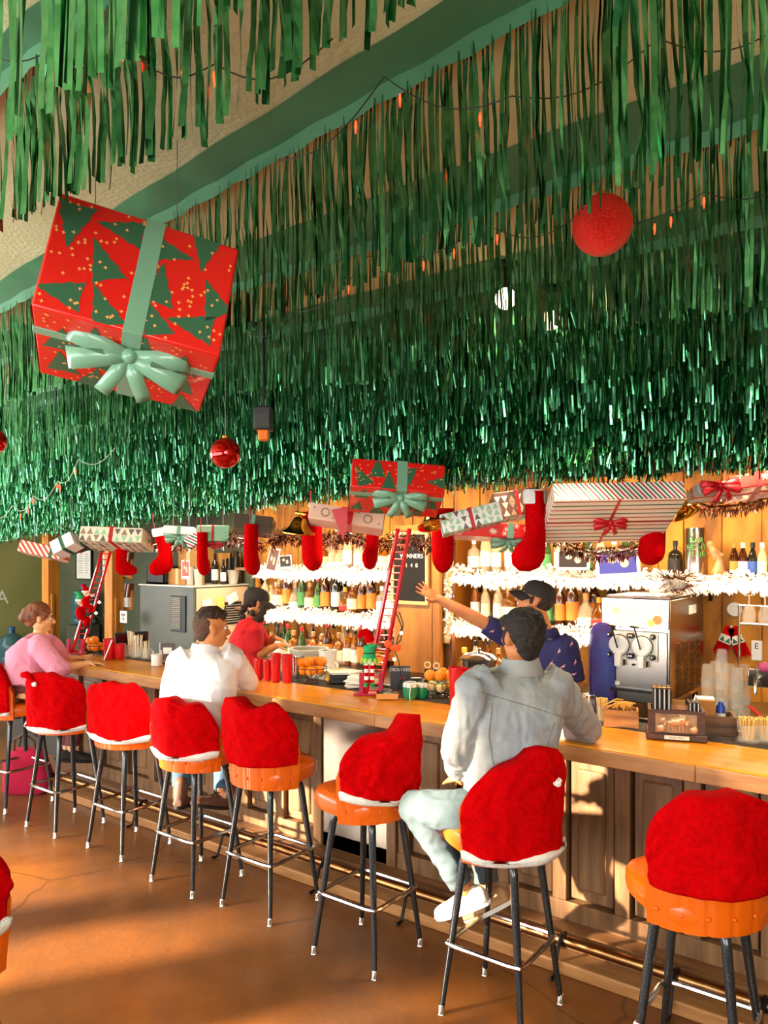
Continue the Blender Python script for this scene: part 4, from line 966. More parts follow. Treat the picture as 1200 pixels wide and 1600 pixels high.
fill(LX0+.25, LX1-.1, 5.78, .9, 'in the back row on the left back counter', 15, step=.12)
fill(RX0+.1, -2.75, 5.55, .9, 'on the back counter under the right shelves', 6, pick=[0, 2, 8, 5, 9, 3])
for i, (px, g, lab, cp, lb) in enumerate(((1147, 'brown', 'orange', 'gold', 'brown beer bottle with orange label, leftmost of four on the top shelf'), (1161, 'brown', 'white', 'white', 'brown beer bottle with white label, second of four on the top shelf'),
        (1176, 'dark', 'blue', 'black', 'dark beer bottle with blue label, third of four on the top shelf'), (1191, 'clear', 'cream', 'white', 'clear beer bottle, rightmost of four on the top shelf'))):
    p = PY(px, 878, 5.65); bottle('beer', g, lab, cp, (p.x, 5.65, 1.80), lb, 'beer bottles on the top shelf', 1.0)
for px, g, lab, cp, lb, sh_ in ((336, 'dark', 'white', 'black', 'tall wine bottle on the cooler, left one', 'wine'), (349, 'dark', 'white', 'black', 'shorter wine bottle on the cooler, right one', 'wine')):
    p = PY(px, 900, 5.62); bottle(sh_, g, lab, cp, (p.x, 5.62, 1.611), lb, 'wine bottles on the cooler', 1.05 if px == 336 else .85)
for px, h_ in ((348, .34), (358, .36)):
    p = PY(px, 900, 5.7); tag(obj('metal_canister', MB().lathe([(.04, 0), (.04, h_*.8), (.03, h_*.85), (.03, h_)], 16, (p.x, 5.80, 1.611)), iron), 'dark metal canister standing behind the wine bottles on the cooler', 'canister', 'canisters on the cooler')
# glasses turned upside down along the back counter
gobl = mat('glass_thin', 'fff8ea', .03, alpha=.13)
t = thing('stem_glass', 'small stemmed glass on the back counter under the left shelves', 'glass', (0, 0, 0)); obj('glass_bowl', MB().lathe([(.03, 0), (.03, .003), (.004, .008), (.004, .07), (.02, .085), (.033, .12), (.03, .16), (.028, .16), (.03, .12), (.018, .09)], 16), gobl, t); ks = kids(t); tag(t, group='stemmed glasses on the back counter')
G0 = t
x = LX0+.3; first = True
while x < LX1-.1:
    if first: G0.location = (x, 5.22, .9); first = False
    else: dup(G0, (x, 5.22+R.uniform(-.04, .04), .9), tree=ks)
    x += .1
# ---------------------------------------------------------------- fluffy white garlands on the shelf edges, lit by small lamps
fluff = mat('white_feather', 'f6eee2', .9); bulb = mat('warm_bulb', 'fff0d0', .5, emit='ffe2b0', es=7)
def garland(pts, lb, seed, m, rad=.085, dens=1300, wid=.014, ln=.045, bulbs=None, grp=None, name='garland', flut=1):
    rr = random.Random(seed); mb = MB(); seglen = [0]
    for a, b_ in zip(pts, pts[1:]): seglen.append(seglen[-1]+(Vector(b_)-Vector(a)).length)
    T = seglen[-1]; N = int(T*dens)
    def at(s):
        for i in range(len(pts)-1):
            if s <= seglen[i+1]: return Vector(pts[i]).lerp(Vector(pts[i+1]), (s-seglen[i])/(seglen[i+1]-seglen[i]+1e-9))
        return Vector(pts[-1])
    for _ in range(N):
        s = rr.uniform(0, T); c = at(s); rad_ = rad*(.75+.5*noise.noise(Vector((s*5, seed, 0)))+.2)
        a = rr.uniform(0, 2*PI); d = (Vector((rr.gauss(0, .5), math.cos(a), math.sin(a)))).normalized(); p = c+d*rad_*rr.uniform(.15, .8)
        q = p+d*ln*rr.uniform(.5, 1)+Vector((0, 0, -.012)); s_ = d.cross(Vector((rr.gauss(0, 1), rr.gauss(0, 1), rr.gauss(0, 1)))).normalized()*wid*rr.uniform(.6, 1.2)
        mid = p.lerp(q, .55); mb.add([p, mid-s_, q, mid+s_], [(0, 1, 2, 3)])
    t = thing(name, lb, 'garland', (0, 0, 0), group=grp)
    tag(obj('tufts' if m is fluff else 'tinsel', mb, m, t, smooth=False), kind='stuff')
    obj('core_wire', MB().tube(pts, .008, 5), m, t)
    if bulbs:
        k = max(2, int(T/bulbs))
        for i in range(k):
            p = at(T*(i+.5)/k)+Vector((0, -rad*.95, rr.uniform(-.4, .5)*rad)); obj('bulb', MB().ell(p, .011, n=8, k=6), bulb, t)
    return t
def wavy(x0, x1, y, z, amp=.03, seed=0):
    n = max(3, int((x1-x0)/.12)); return [(x0+(x1-x0)*i/n, y, z+amp*noise.noise(Vector((x0+i*.31, seed, 0)))*2) for i in range(n+1)]
garland(wavy(-5.78, LX1, 5.52, 1.775), 'fluffy white lit garland along the upper left shelf edge', 1, fluff, bulbs=.11, grp='white garlands')
garland(wavy(-5.78, LX1-.02, 5.52, 1.355, .03, 2), 'fluffy white lit garland along the lower left shelf edge', 2, fluff, bulbs=.11, grp='white garlands')
garland(wavy(RX0, RX1, 5.52, 1.775, .03, 3), 'long fluffy white garland along the upper right shelf edge', 3, fluff, bulbs=.13, grp='white garlands')
garland(wavy(RX0, -2.02, 5.52, 1.345, .03, 4), 'fluffy white lit garland behind the raised arm on the lower right shelf', 4, fluff, bulbs=.11, grp='white garlands')
garland([(RX0-.02, 5.50, 1.76-.1*i) for i in range(6)], 'short white garland hanging down the shelf post', 5, fluff, rad=.035, grp='white garlands')
# ---------------------------------------------------------------- gifts, bells, stockings and tinsel hung over the bar
def wrapmat(n, c, rough=.35): return mat(n, c, rough, coat=.4)
redw = wrapmat('red_wrap', 'd01810'); greenp = mat('green_print', '2f5a3c', .45); sage = mat('sage_ribbon', '6f9a7c', .35, coat=.3); redr = mat('red_ribbon', 'b8101a', .4); goldp = mat('gold_print', 'e8a050', .5)
def camM(pos, yaw=0, pitch=0, roll=0):
    Mx = BAS @ (Matrix.Rotation(math.radians(yaw), 3, 'Z') @ Matrix.Rotation(math.radians(roll), 3, 'Y') @ Matrix.Rotation(math.radians(pitch), 3, 'X'))
    M4 = Mx.to_4x4(); M4.translation = pos; return M4
def loopribbon(mb, c, u, n, ln, wd, lift, k=10):
    """a ribbon loop from c going along u, standing off along n"""
    u = Vector(u).normalized(); n = Vector(n).normalized(); s = u.cross(n); vs = []
    for i in range(k+1):
        a = PI*2*i/k; p = Vector(c)+u*ln*.5*(1-math.cos(a))+n*lift*math.sin(a)*(.9 if a < PI else .6)+n*.004
        ww = wd*(.35+.65*math.sin(a/2)); vs += [p-s*ww/2, p+s*ww/2]
    mb.add(vs, [(2*i, 2*i+1, 2*i+3, 2*i+2) for i in range(k)])
def tail(mb, c, u, n, ln, wd, curl=.02, k=6):
    u = Vector(u).normalized(); n = Vector(n).normalized(); s = u.cross(n); vs = []
    for i in range(k+1):
        q = i/k; p = Vector(c)+u*ln*q+n*(.006+curl*math.sin(q*4)); vs += [p-s*wd/2*(.4+.6*min(1, q*3)), p+s*wd/2*(.4+.6*min(1, q*3))]
    mb.add(vs, [(2*i, 2*i+1, 2*i+3, 2*i+2) for i in range(k)])
def bow(t, c, n, u, size, m, label=None, rot=.3):
    n = Vector(n); u = Vector(u).normalized(); v = n.cross(u).normalized(); mb = MB()
    for a in (rot*.6, PI-rot*.6, -rot, PI+rot): d = u*math.cos(a)+v*math.sin(a); loopribbon(mb, c, d, n, size*.5, size*.19, size*.085)
    for a in (-1.1, -2.0): d = u*math.cos(a)+v*math.sin(a); tail(mb, c, d, n, size*.42, size*.13)
    mb.ell(Vector(c)+n*.012, size*.07, n=8, k=6)
    o = obj('bow', mb, m, t, label=label, ang=180); s = o.modifiers.new('s', 'SOLIDIFY'); s.thickness = .0015; return o
def facepts(w, d, h, face):                       # local frames of a box's faces seen from below/front
    return {'front': (Vector((0, -d/2, 0)), Vector((1, 0, 0)), Vector((0, 0, 1)), Vector((0, -1, 0)), w, h),
            'bottom': (Vector((0, 0, -h/2)), Vector((1, 0, 0)), Vector((0, -1, 0)), Vector((0, 0, -1)), w, d),
            'right': (Vector((w/2, 0, 0)), Vector((0, 1, 0)), Vector((0, 0, 1)), Vector((1, 0, 0)), d, h)}[face]
def treeprint(t, w, d, h, size, seed, faces=('front', 'bottom')):
    rr = random.Random(seed); trees = MB(); stars = MB()
    for fc in faces:
        o, u, v, n, a, b_ = facepts(w, d, h, fc); pts = []
        for _ in range(600):
            p = (rr.uniform(-a/2+size*.35, a/2-size*.35), rr.uniform(-b_/2+size*.35, b_/2-size*.35))
            if all((p[0]-q[0])**2+(p[1]-q[1])**2 > (size*.80)**2 for q in pts): pts.append(p)
        for p in pts:
            s = size*rr.uniform(.85, 1.05)*.56; an = rr.choice((0, PI/2, -PI/2, PI, .5)) if fc == 'front' else rr.uniform(-.2, .2)
            poly = [(0, 1), (.18, .55), (.12, .55), (.36, .1), (.28, .1), (.58, -.45), (.5, -.5), (.72, -.95), (.0, -.86), (-.72, -.95), (-.5, -.5), (-.58, -.45), (-.28, .1), (-.36, .1), (-.12, .55), (-.18, .55)]
            q = [(x*math.cos(an)-y*math.sin(an), x*math.sin(an)+y*math.cos(an)) for x, y in poly]
            q = [(min(max(p[0]+x*s, -a/2+.002), a/2-.002), min(max(p[1]+y*s, -b_/2+.002), b_/2-.002)) for x, y in q]
            trees.add([o+u*x+v*y+n*.0012 for x, y in q], [tuple(range(16))])
        for _ in range(int(a*b_*900/(size/.09)**1)):
            x, y = rr.uniform(-a/2+.01, a/2-.01), rr.uniform(-b_/2+.01, b_/2-.01); s = .0045*size/.09
            vs = [o+u*(x+math.cos(k*PI/4)*s*(1 if k % 2 == 0 else .4))+v*(y+math.sin(k*PI/4)*s*(1 if k % 2 == 0 else .4))+n*.0018 for k in range(8)]
            stars.add(vs, [tuple(range(8))])
    tag(obj('tree_print', trees, greenp, t, smooth=False, label='dark green fir tree print'), kind='stuff'); tag(obj('star_print', stars, goldp, t, smooth=False), kind='stuff')
def gift(name, lb, pos, dims, paper, ribbon=None, rw=.05, yaw=0, pitch=-12, roll=0, bowat=None, bowsize=.2, cross=True, along=True, x0=0, y0=0, grp=None):
    w_, d, h = dims; M4 = camM(pos, yaw, pitch, roll)
    t = thing(name, lb, 'gift box', pos, rot=M4.to_3x3(), group=grp)
    obj('wrapping', MB().box((0, 0, 0), dims), paper, t, bevel=.006)
    # folded paper flaps on the ends
    for s in (-1, 1): obj('end_flap', MB().add([(s*(w_/2+.001), -d/2, -h/2), (s*(w_/2+.001), d/2, -h/2), (s*(w_/2+.004), 0, .0)], [(0, 1, 2)]), paper, t, smooth=False)
    if ribbon:
        if along: obj('ribbon', MB().box((x0, 0, 0), (rw, d+.006, h+.006)), ribbon, t, bevel=.001)
        if cross: obj('ribbon', MB().box((0, y0, 0), (w_+.006, rw*.7, h+.006)), ribbon, t, bevel=.001)
    if bowat == 'bottom': bow(t, (x0, y0-.02, -h/2-.012), (0, -.78, -.62), (1, 0, 0), bowsize, ribbon)
    if bowat == 'front': bow(t, (x0, -d/2-.004, 0), (0, -1, 0), (1, 0, 0), bowsize, ribbon)
    z = CEIL-pos[2]; Mi = M4.inverted()
    cord = MB()
    for s in (-1, 1): cord.tube([Mi @ (Vector(pos)+camdir(s*w_*.25, 0, h*.45)), Mi @ Vector((pos[0]+RV.x*s*w_*.25, pos[1]+RV.y*s*w_*.25, CEIL-.002))], .0012, 4)
    obj('hanging_wire', cord, mat('wire', '8a8a84', .4, .8), t)
    return t
# the big one near the lens
t = gift('gift_box', 'big red gift box with green fir print hanging at upper left, sage bow', W(213, 489, 2.28), (.485, .42, .345), redw, sage, .052, yaw=19, pitch=-12, roll=11, bowat='bottom', bowsize=.33, y0=-.08, x0=.01)
treeprint(t, .485, .42, .345, .125, 3)
t = gift('gift_box', 'red gift box with fir print hanging over the red ladder, sage bow', W(618, 764, 4.25), (.50, .32, .17), redw, sage, .055, yaw=4, pitch=-22, roll=4, bowat='bottom', bowsize=.30, y0=-.08, x0=.02)
treeprint(t, .50, .32, .17, .12, 8)
strp = stripes('candy_stripes', ['b8202a', 'f2ece0', '2f6a48', 'f2ece0'], .052, 0, diag=.7); 
strp2 = stripes('thin_stripes', ['f2e6cc', 'f2e6cc', 'f2e6cc', 'b8402a', 'f2e6cc', 'f2e6cc', 'f2e6cc', '3c5a40'], .10, 1, diag=0)
t = gift('gift_box', 'large flat striped gift box with thin red ribbon, right of the red stockings', W(950, 803, 4.55), (.73, .55, .11), strp2, redr, .016, yaw=-2, pitch=-25, roll=-1, bowat='bottom', bowsize=.20)
obj('striped_side', MB().box((0, -.277, 0), (.725, .004, .105)), strp, t, smooth=False)
kraft = mat('kraft_wreaths', 'd8b094', .6); blackw = mat('brown_wrap', '5a3a28', .5)
t = gift('gift_box', 'pale kraft gift box with wreath print and wide red ribbon', W(542, 812, 4.75), (.46, .20, .10), kraft, redr, .075, pitch=-12, roll=9, cross=False, x0=.0)
m_ = MB()
for x in (-.13, .13):
    for a in range(14): c_, s_ = math.cos(a*PI/7), math.sin(a*PI/7); m_.box((x+.024*c_, -.1012, .024*s_), (.011, .002, .005), (0, -a*PI/7+.6, 0))
for x, z in ((-.2, .02), (-.08, -.03), (.07, .03), (.2, -.02)): m_.box((x, -.1012, z), (.008, .002, .008), (0, .78, 0))
tag(obj('wreath_print', m_, mat('wreath_brown', '5a4a34', .7), t), kind='stuff')
def triprint(t, w, d, h, s, cols, seed=1, faces=('front', 'bottom')):
    rr = random.Random(seed); mbs = [MB() for _ in cols]
    for fc in faces:
        o, u, v, n, a, b_ = facepts(w, d, h, fc); y = -b_/2
        while y < b_/2-s*.6:
            x = -a/2+s*.05
            while x < a/2-s*.9:
                up = rr.random() < .5; y1 = min(y+s*.92, b_/2-.001)
                pts = [(x, y), (x+s*.9, y), (x+s*.45, y1)] if up else [(x, y1), (x+s*.45, y), (x+s*.9, y1)]
                mbs[rr.randrange(len(cols))].add([o+u*p+v*q+n*.0012 for p, q in pts], [(0, 1, 2)]); x += s
            y += s
    for mb_, c_ in zip(mbs, cols): tag(obj('triangle_print', mb_, c_, t, smooth=False), kind='stuff')
mint = mat('mint_print', '9cc49a', .5); creamp = mat('cream_print', 'e8dcbc', .5); greyp = mat('grey_print', '6a5c54', .5)
t = gift('gift_box', 'white gift box with mint and grey triangles, red ribbon, beside a gold bell', W(735, 812, 4.72), (.37, .16, .12), mat('white_wrap', 'e8e4dc', .45), redr, .022, pitch=-8, roll=-13, cross=False)
triprint(t, .37, .16, .12, .04, (mint, mint, greyp), 4)
t = gift('gift_box', 'brown gift box with triangle print and red ribbon, above the snowflake box', W(806, 790, 4.95), (.30, .2, .16), blackw, redr, .02, pitch=-10, roll=-8, cross=False)
triprint(t, .30, .2, .16, .045, (mat('taupe_print', '9a7c64', .5), creamp), 6)
def flakes(t, w, d, h, s, seed, faces=('front', 'bottom')):
    rr = random.Random(seed); mb = MB()
    for fc in faces:
        o, u, v, n, a, b_ = facepts(w, d, h, fc)
        for _ in range(int(a*b_/(s*s)*.6)):
            x, y = rr.uniform(-a/2+s*.4, a/2-s*.4), rr.uniform(-b_/2+s*.3, b_/2-s*.3) if b_ > s*.8 else 0
            for k in range(3):
                e = u*math.cos(k*PI/3)+v*math.sin(k*PI/3); f = n.cross(e); q = s*.36; c_ = o+u*x+v*y+n*.0013
                mb.add([c_-e*q-f*s*.04, c_+e*q-f*s*.04, c_+e*q+f*s*.04, c_-e*q+f*s*.04], [(0, 1, 2, 3)])
    tag(obj('snowflake_print', mb, creamp, t, smooth=False), kind='stuff')
t = gift('gift_box', 'long red gift box with snowflakes and sage ribbon under the triangle boxes', W(774, 832, 4.86), (.56, .20, .09), redw, sage, .04, pitch=-8, roll=3, cross=False, x0=.08, bowat='bottom', bowsize=.22)
flakes(t, .56, .20, .09, .05, 2)
t = gift('gift_box', 'red snowflake gift box at the top right corner above the beer bottles', W(1178, 760, 4.3), (.30, .22, .08), redw, redr, .03, yaw=-10, pitch=-18, roll=-8, cross=True); flakes(t, .30, .22, .08, .06, 5)
t = gift('gift_box', 'grey gift box with red bow left of the top right snowflake box', W(1115, 768, 4.3), (.24, .18, .06), mat('grey_wrap', '8a8a80', .4), redr, .03, pitch=-14, roll=-5, bowat='front', bowsize=.22)
ging = stripes('gingham', ['c83c28', 'f0dcc8'], .05, 0, diag=1.0)
gift('gift_box', 'red and white checked gift box, leftmost over the bar', W(70, 862, 6.6), (.36, .22, .10), ging, greenp, .03, pitch=-10, roll=12, cross=False, x0=.1)
gift('gift_box', 'white gift box tilted beside the checked one', W(104, 852, 6.5), (.20, .16, .12), mat('white_wrap'), greenp, .03, pitch=-18, roll=-28, cross=False)
gift('gift_box', 'dark green gift box left of the flat triangle-print box', W(120, 853, 6.6), (.20, .16, .08), mat('dkgreen_wrap', '2c4430', .4), redr, .02, pitch=-15, roll=-14, cross=False)
t = gift('gift_box', 'wide flat gift box with rows of little triangles, over the left ladder', W(184, 843, 6.3), (.50, .34, .12), creamp, redr, .03, pitch=-14, roll=2, cross=False)
triprint(t, .50, .34, .12, .055, (mat('taupe_print'), greyp, mint), 9)
gift('gift_box', 'pale green gift box with red ribbon and bow, above the middle stockings', W(336, 836, 5.9), (.25, .16, .12), mat('pale_green_wrap', '8cb890', .45), redr, .02, pitch=-10, roll=0, cross=False, bowat='bottom', bowsize=.14)
gift('gift_box', 'white gift box with looping green ribbon left of the pale green one', W(283, 832, 5.95), (.24, .15, .06), mat('white_wrap'), sage, .03, pitch=-14, roll=4, cross=False, bowat='bottom', bowsize=.24)
gift('gift_box', 'small striped gift box between the white and pale green ones', W(302, 845, 5.8), (.10, .07, .09), strp, None, pitch=-10, roll=-30)
gift('gift_box', 'dark brown gift box left of the first gold bell', W(398, 822, 5.6), (.28, .2, .12), mat('dark_wrap', '4a3826', .4), sage, .03, pitch=-12, roll=6, cross=False)
# red cloth pennant piece
tag(obj('cloth_pennant', MB().prism([(-.05, .07), (.05, .09), (.04, -.03), (.02, -.11)], .012, BAS, W(531, 815, 4.55)), redr), 'red cloth scrap hanging in front of the kraft gift box', 'ribbon')
# gold bells
gold = mat('gold_foil', 'e8a83c', .14, 1)
def bell(px, py, d, R_, lb, tilt=.3):
    t = thing('gold_bell', lb, 'bell', W(px, py, d)); t.rotation_euler = (tilt*.4, tilt, 0)
    pr = [(.02, .62), (.16, .60), (.36, .45), (.5, .2), (.58, 0), (.78, -.22), (1.0, -.34), (1.02, -.40), (.96, -.40), (.74, -.24), (.5, 0), (.3, .4), (.02, .5)]
    obj('bell_body', MB().lathe([(a*R_, b_*R_) for a, b_ in pr], 28), gold, t); obj('rim', MB().tube([(1.0*R_*math.cos(a*PI/12), 1.0*R_*math.sin(a*PI/12), -.38*R_) for a in range(24)], .05*R_, 6, closed=True), gold, t)
    obj('clapper', MB().ell((0, 0, -.45*R_), .16*R_, n=10, k=6), gold, t)
    obj('bow', MB().ell((-.22*R_, 0, .75*R_), (.24*R_, .07*R_, .13*R_)).ell((.22*R_, 0, .75*R_), (.24*R_, .07*R_, .13*R_)), gold, t)
bell(468, 822, 4.8, .105, 'shiny gold bell left of the kraft gift box', .15); bell(676, 812, 4.7, .10, 'shiny gold bell between the fir box and the triangle box', -.35); bell(1066, 793, 4.6, .095, 'shiny gold bell right of the large striped gift', -.5)
# stockings
def stocking(px, pt, pb, d, yaw, lb, flip=1, cuff=True, tilt=0, wide=1.0, thick=1.0):
    h = (pb-pt)*d/1200; t = thing('stocking', lb, 'stocking', W(px, pt, d), group='red stockings over the bar')
    t.rotation_euler = (0, math.radians(tilt), YAW+math.radians(yaw))
    poly = [(-.17, 0), (.17, 0), (.15, -.3), (.14, -.52), (.20, -.60), (.36, -.68), (.46, -.80), (.44, -.92), (.32, -.99), (.12, -1.0), (-.06, -.96), (-.17, -.84), (-.19, -.66), (-.18, -.3)]
    n = len(poly); cx, cz = .02, -.5; mb = MB(); out = []
    for y, s in [(v_*.09, max(.12, (1-v_*v_)**.5)) for v_ in (-.995, -.95, -.85, -.65, -.35, 0, .35, .65, .85, .95, .995)]:
        ring = []
        for x, z in poly:
            q = cx+.03*(z < -.5); ring.append(((q+(x-q)*s)*h*flip*wide, y*h*thick, (z if z > -.62 else -.62+(z+.62)*(.25+.75*s))*h))
        out.append(ring if flip > 0 else ring[::-1])
    mb.rings(out); obj('sock', mb, felt, t, ang=80)
    if cuff:
        c = MB(); out = []
        for z, g in ((-.16, 1.18), (-.15, 1.28), (-.02, 1.3), (.02, 1.2)): out.append([(x*h*g*wide, y*h*g, z*h) for x, y in [( .17*math.cos(a*PI/10), .085*math.sin(a*PI/10)) for a in range(20)]])
        c.rings(out); obj('cuff', c, whitef, t, label='white plush cuff')
    obj('hanging_loop', MB().tube([(-.1*h, 0, 0), (-.12*h, 0, .12*h), (-.1*h, 0, .35*h)], .004, 5), redr, t)
for a in ((190, 850, 900, 6.4, 40, 'short red stocking just right of the left ladder top', 1, False, 0, 1.1, 1.2), (250, 826, 898, 6.1, 30, 'red stocking with white cuff, second from the left over the bar', -1, True, -10, .85, 1),
          (316, 832, 900, 5.8, 85, 'slim red stocking under the pale green gift', 1, False, 0, 1, 1.3), (393, 820, 898, 5.5, 80, 'red stocking above the red-shirted bartender', 1, False, 6, 1, 1.5),
          (487, 800, 893, 4.9, 85, 'red stocking below the left gold bell', 1, False, 0, 1, 1.9), (584, 806, 893, 4.9, 75, 'slender red stocking with white cuff left of the red ladder', -1, True, 10, 1, 1.2),
          (692, 795, 896, 4.88, 85, 'wide red stocking below the middle gold bell', 1, False, 0, 1, 1.9), (836, 768, 893, 4.62, 30, 'largest red stocking, hanging in front of the long snowflake box', -1, True, 0, .8, 1.3),
          (1020, 800, 884, 4.72, 85, 'broad red stocking toe below the large striped gift', 1, False, 0, 1.2, 2.6)):
    stocking(*(a[:4]), a[4], a[5], flip=a[6], cuff=a[7], tilt=a[8], wide=a[9], thick=a[10])
# tinsel rope and the batten everything hangs from
tins = mat('silver_tinsel', 'c8b4a0', .18, 1, col2='9a4438', scale=18, contrast=(.45, .55))
pts = [W(px, py, 5.0*4.75/5) if px > 420 else W(px, py, 5.6+(420-px)*.004) for px, py in ((236, 838), (262, 852), (300, 846), (335, 840), (380, 842), (410, 850))]
garland(pts, 'silver and red tinsel rope over the cooler', 21, tins, rad=.06, dens=1500, wid=.005, ln=.05, grp='tinsel ropes')
pts = [W(px, py, d) for px, py, d in ((420, 846, 5.3), (450, 836, 5.25), (500, 843, 5.25), (545, 836, 5.25), (590, 848, 5.25), (640, 842, 5.25), (670, 852, 5.25), (700, 855, 5.25))]
garland(pts, 'silver and red tinsel rope behind the kraft gift box', 22, tins, rad=.055, dens=1800, wid=.005, ln=.05, grp='tinsel ropes')
pts = [W(px, py, 4.95) for px, py in ((860, 830), (885, 852), (930, 866), (975, 862), (1010, 850))]
garland(pts, 'silver and red tinsel rope under the large striped gift', 23, tins, rad=.05, dens=1800, wid=.005, ln=.05, grp='tinsel ropes')
pts = [W(px, py, 4.9) for px, py in ((1075, 780), (1110, 792), (1150, 790), (1200, 778), (1260, 760))]
garland(pts, 'silver tinsel rope at the top right below the snowflake box', 24, tins, rad=.06, dens=1800, wid=.005, ln=.05, grp='tinsel ropes')
t = thing('hanging_batten', 'dark wooden batten under the ceiling fringe carrying the gifts', 'batten', (0, 0, 0))
obj('batten', MB().b2((-8.6, 4.40, 2.42), (.4, 4.46, 2.48)), mat('dark_post'), t)
m_ = MB()
for x in (-8, -6, -4, -2, 0): m_.b2((x-.01, 4.42, 2.48), (x+.01, 4.44, CEIL))
obj('drop_rod', m_, iron, t)
# wooden and red scraps showing between the last fringes
for px, py, w_, h_, c_, lb in ((412, 655, .11, .14, '1a1816', 'small black speaker box among the green fringe'),):
    p = W(px, py, 3.35); t = thing('ceiling_speaker', lb, 'speaker', p, YAW)
    obj('speaker_case', MB().box((0, 0, 0), (.075, .09, .10)), mat('black_plastic'), t, bevel=.006); obj('speaker_grille', MB().box((0, -.048, -.01), (.06, .006, .06)), mat('dark_bin'), t); obj('bracket', MB().tube([(0, 0, .05), (0, 0, CEIL-p.z)], .006, 6), iron, t)
    obj('lamp_face', MB().box((.005, -.03, -.075), (.045, .05, .045)), mat('orange_glass', 'd86a20', .3), t, bevel=.006)
# baubles
glit = mat('red_glitter', 'd81408', .35, .5, col2='ff4a28', scale=260, bump=.8, bscale=400, contrast=(.5, .7)); shiny = mat('red_bauble', 'c00808', .08, .8, coat=.5)
def bauble(px, py, d, r, m, lb):
    p = W(px, py, d); t = thing('bauble', lb, 'bauble', p)
    obj('ball', MB().ell((0, 0, 0), r, n=40, k=24), m, t, ang=180); obj('cap', MB().lathe([(r*.2, r*.93), (r*.2, r*1.12), (r*.05, r*1.14)], 14), gold, t)
    obj('thread', MB().tube([(0, 0, r*1.1), (0, 0, CEIL-p.z)], .001, 4), mat('wire'), t)
bauble(941, 352, 1.95, .075, glit, 'large red glittered bauble hanging at upper right')
bauble(352, 708, 3.0, .060, shiny, 'smaller shiny red bauble hanging below the big gift box')
bauble(-11, 689, 2.9, .050, shiny, 'red bauble cut off by the left edge of the photo')
# fairy lights
rb = mat('red_bulb', 'ff2a10', .4, emit='ff2810', es=5); bw = mat('dark_green_wire', '101a12', .5); ww = mat('pale_wire', 'c8c0a8', .6)
def fairy(pts, bulbs, lb, m, grp='strings of red fairy lights'):
    t = thing('fairy_lights', lb, 'string lights', (0, 0, 0), group=grp); pts = [Vector(p) for p in pts]; fine = []
    for a, b_ in zip(pts, pts[1:]):
        for i in range(8): u = i/8; fine.append(a.lerp(b_, u)-Vector((0, 0, .05*math.sin(u*PI))))
    fine.append(pts[-1]); obj('cable', MB().tube(fine, .0015, 5), m, t)
    for b_ in bulbs:
        k = min(range(len(fine)), key=lambda i: (fine[i]-b_).length); q = fine[k]-Vector((0, 0, .015))
        o = obj('bulb', MB().tube([q, q-Vector((0, 0, .012)), q-Vector((0, 0, .03))], [.002, .0032, .0008], 6), rb, t)
L1 = [W(-60, 40, 1.7), W(80, 78, 1.65), W(192, 60, 1.55), W(335, 100, 1.5), W(520, 60, 1.35)]
fairy(L1, [W(80, 78, 1.65), W(97, 78, 1.64), W(190, 25, 1.55), W(192, 72, 1.55), W(335, 103, 1.5)], 'string of red fairy lights among the nearest fringe, top left', bw)
L2 = [W(380, 520, 3.0), W(463, 488, 2.9), W(575, 400, 2.6), W(760, 350, 2.3), W(900, 340, 2.2), W(1100, 300, 2.1), W(1260, 260, 2.0)]
fairy(L2, [W(x, y, 2.4) for x, y in ((463, 488), (500, 470), (555, 420), (585, 385), (640, 372), (735, 380), (800, 360), (1010, 390), (1052, 400), (1126, 303), (1175, 280))], 'string of red fairy lights running behind the glittered bauble', bw)
L3 = [W(440, 250, 2.0), W(600, 120, 1.75), W(800, 150, 1.75), W(1028, 60, 1.6), W(1250, 20, 1.5)]
fairy(L3, [W(x, y, 1.7) for x, y in ((555, 290), (610, 130), (757, 120), (770, 160), (1028, 40), (1120, 50))], 'string of red fairy lights across the top of the photo', bw)
L4 = [W(-20, 800, 4.0), W(20, 790, 3.95), W(52, 775, 3.9), W(90, 752, 3.85), W(122, 718, 3.8), W(180, 700, 3.8)]
fairy(L4, [W(x, y, 3.85) for x, y in ((10, 795), (30, 790), (38, 770), (75, 745), (96, 755), (100, 720))], 'pale string of red fairy lights dangling at the left over the bar', ww)
# globe ceiling lamps half hidden by the fringe
for px, py, d, lb in ((790, 466, 3.25, 'small round ceiling lamp glowing through the fringe, left of two'), (860, 500, 3.55, 'small round ceiling lamp glowing through the fringe, right of two')):
    p = W(px, py, d); t = thing('ceiling_lamp', lb, 'lamp', (p.x, p.y, CEIL-.002)); obj('stem', MB().lathe([(.05, -.02), (.05, 0), (.012, -.0)][::-1], 16).tube([(0, 0, -.01), (0, 0, p.z-CEIL+.03)], .012, 8), iron, t)
    obj('globe', MB().ell((0, 0, p.z-CEIL), .045, n=18, k=12), mat('lamp_glass', 'fff0d0', .4, emit='ffe8b8', es=3.0), t)
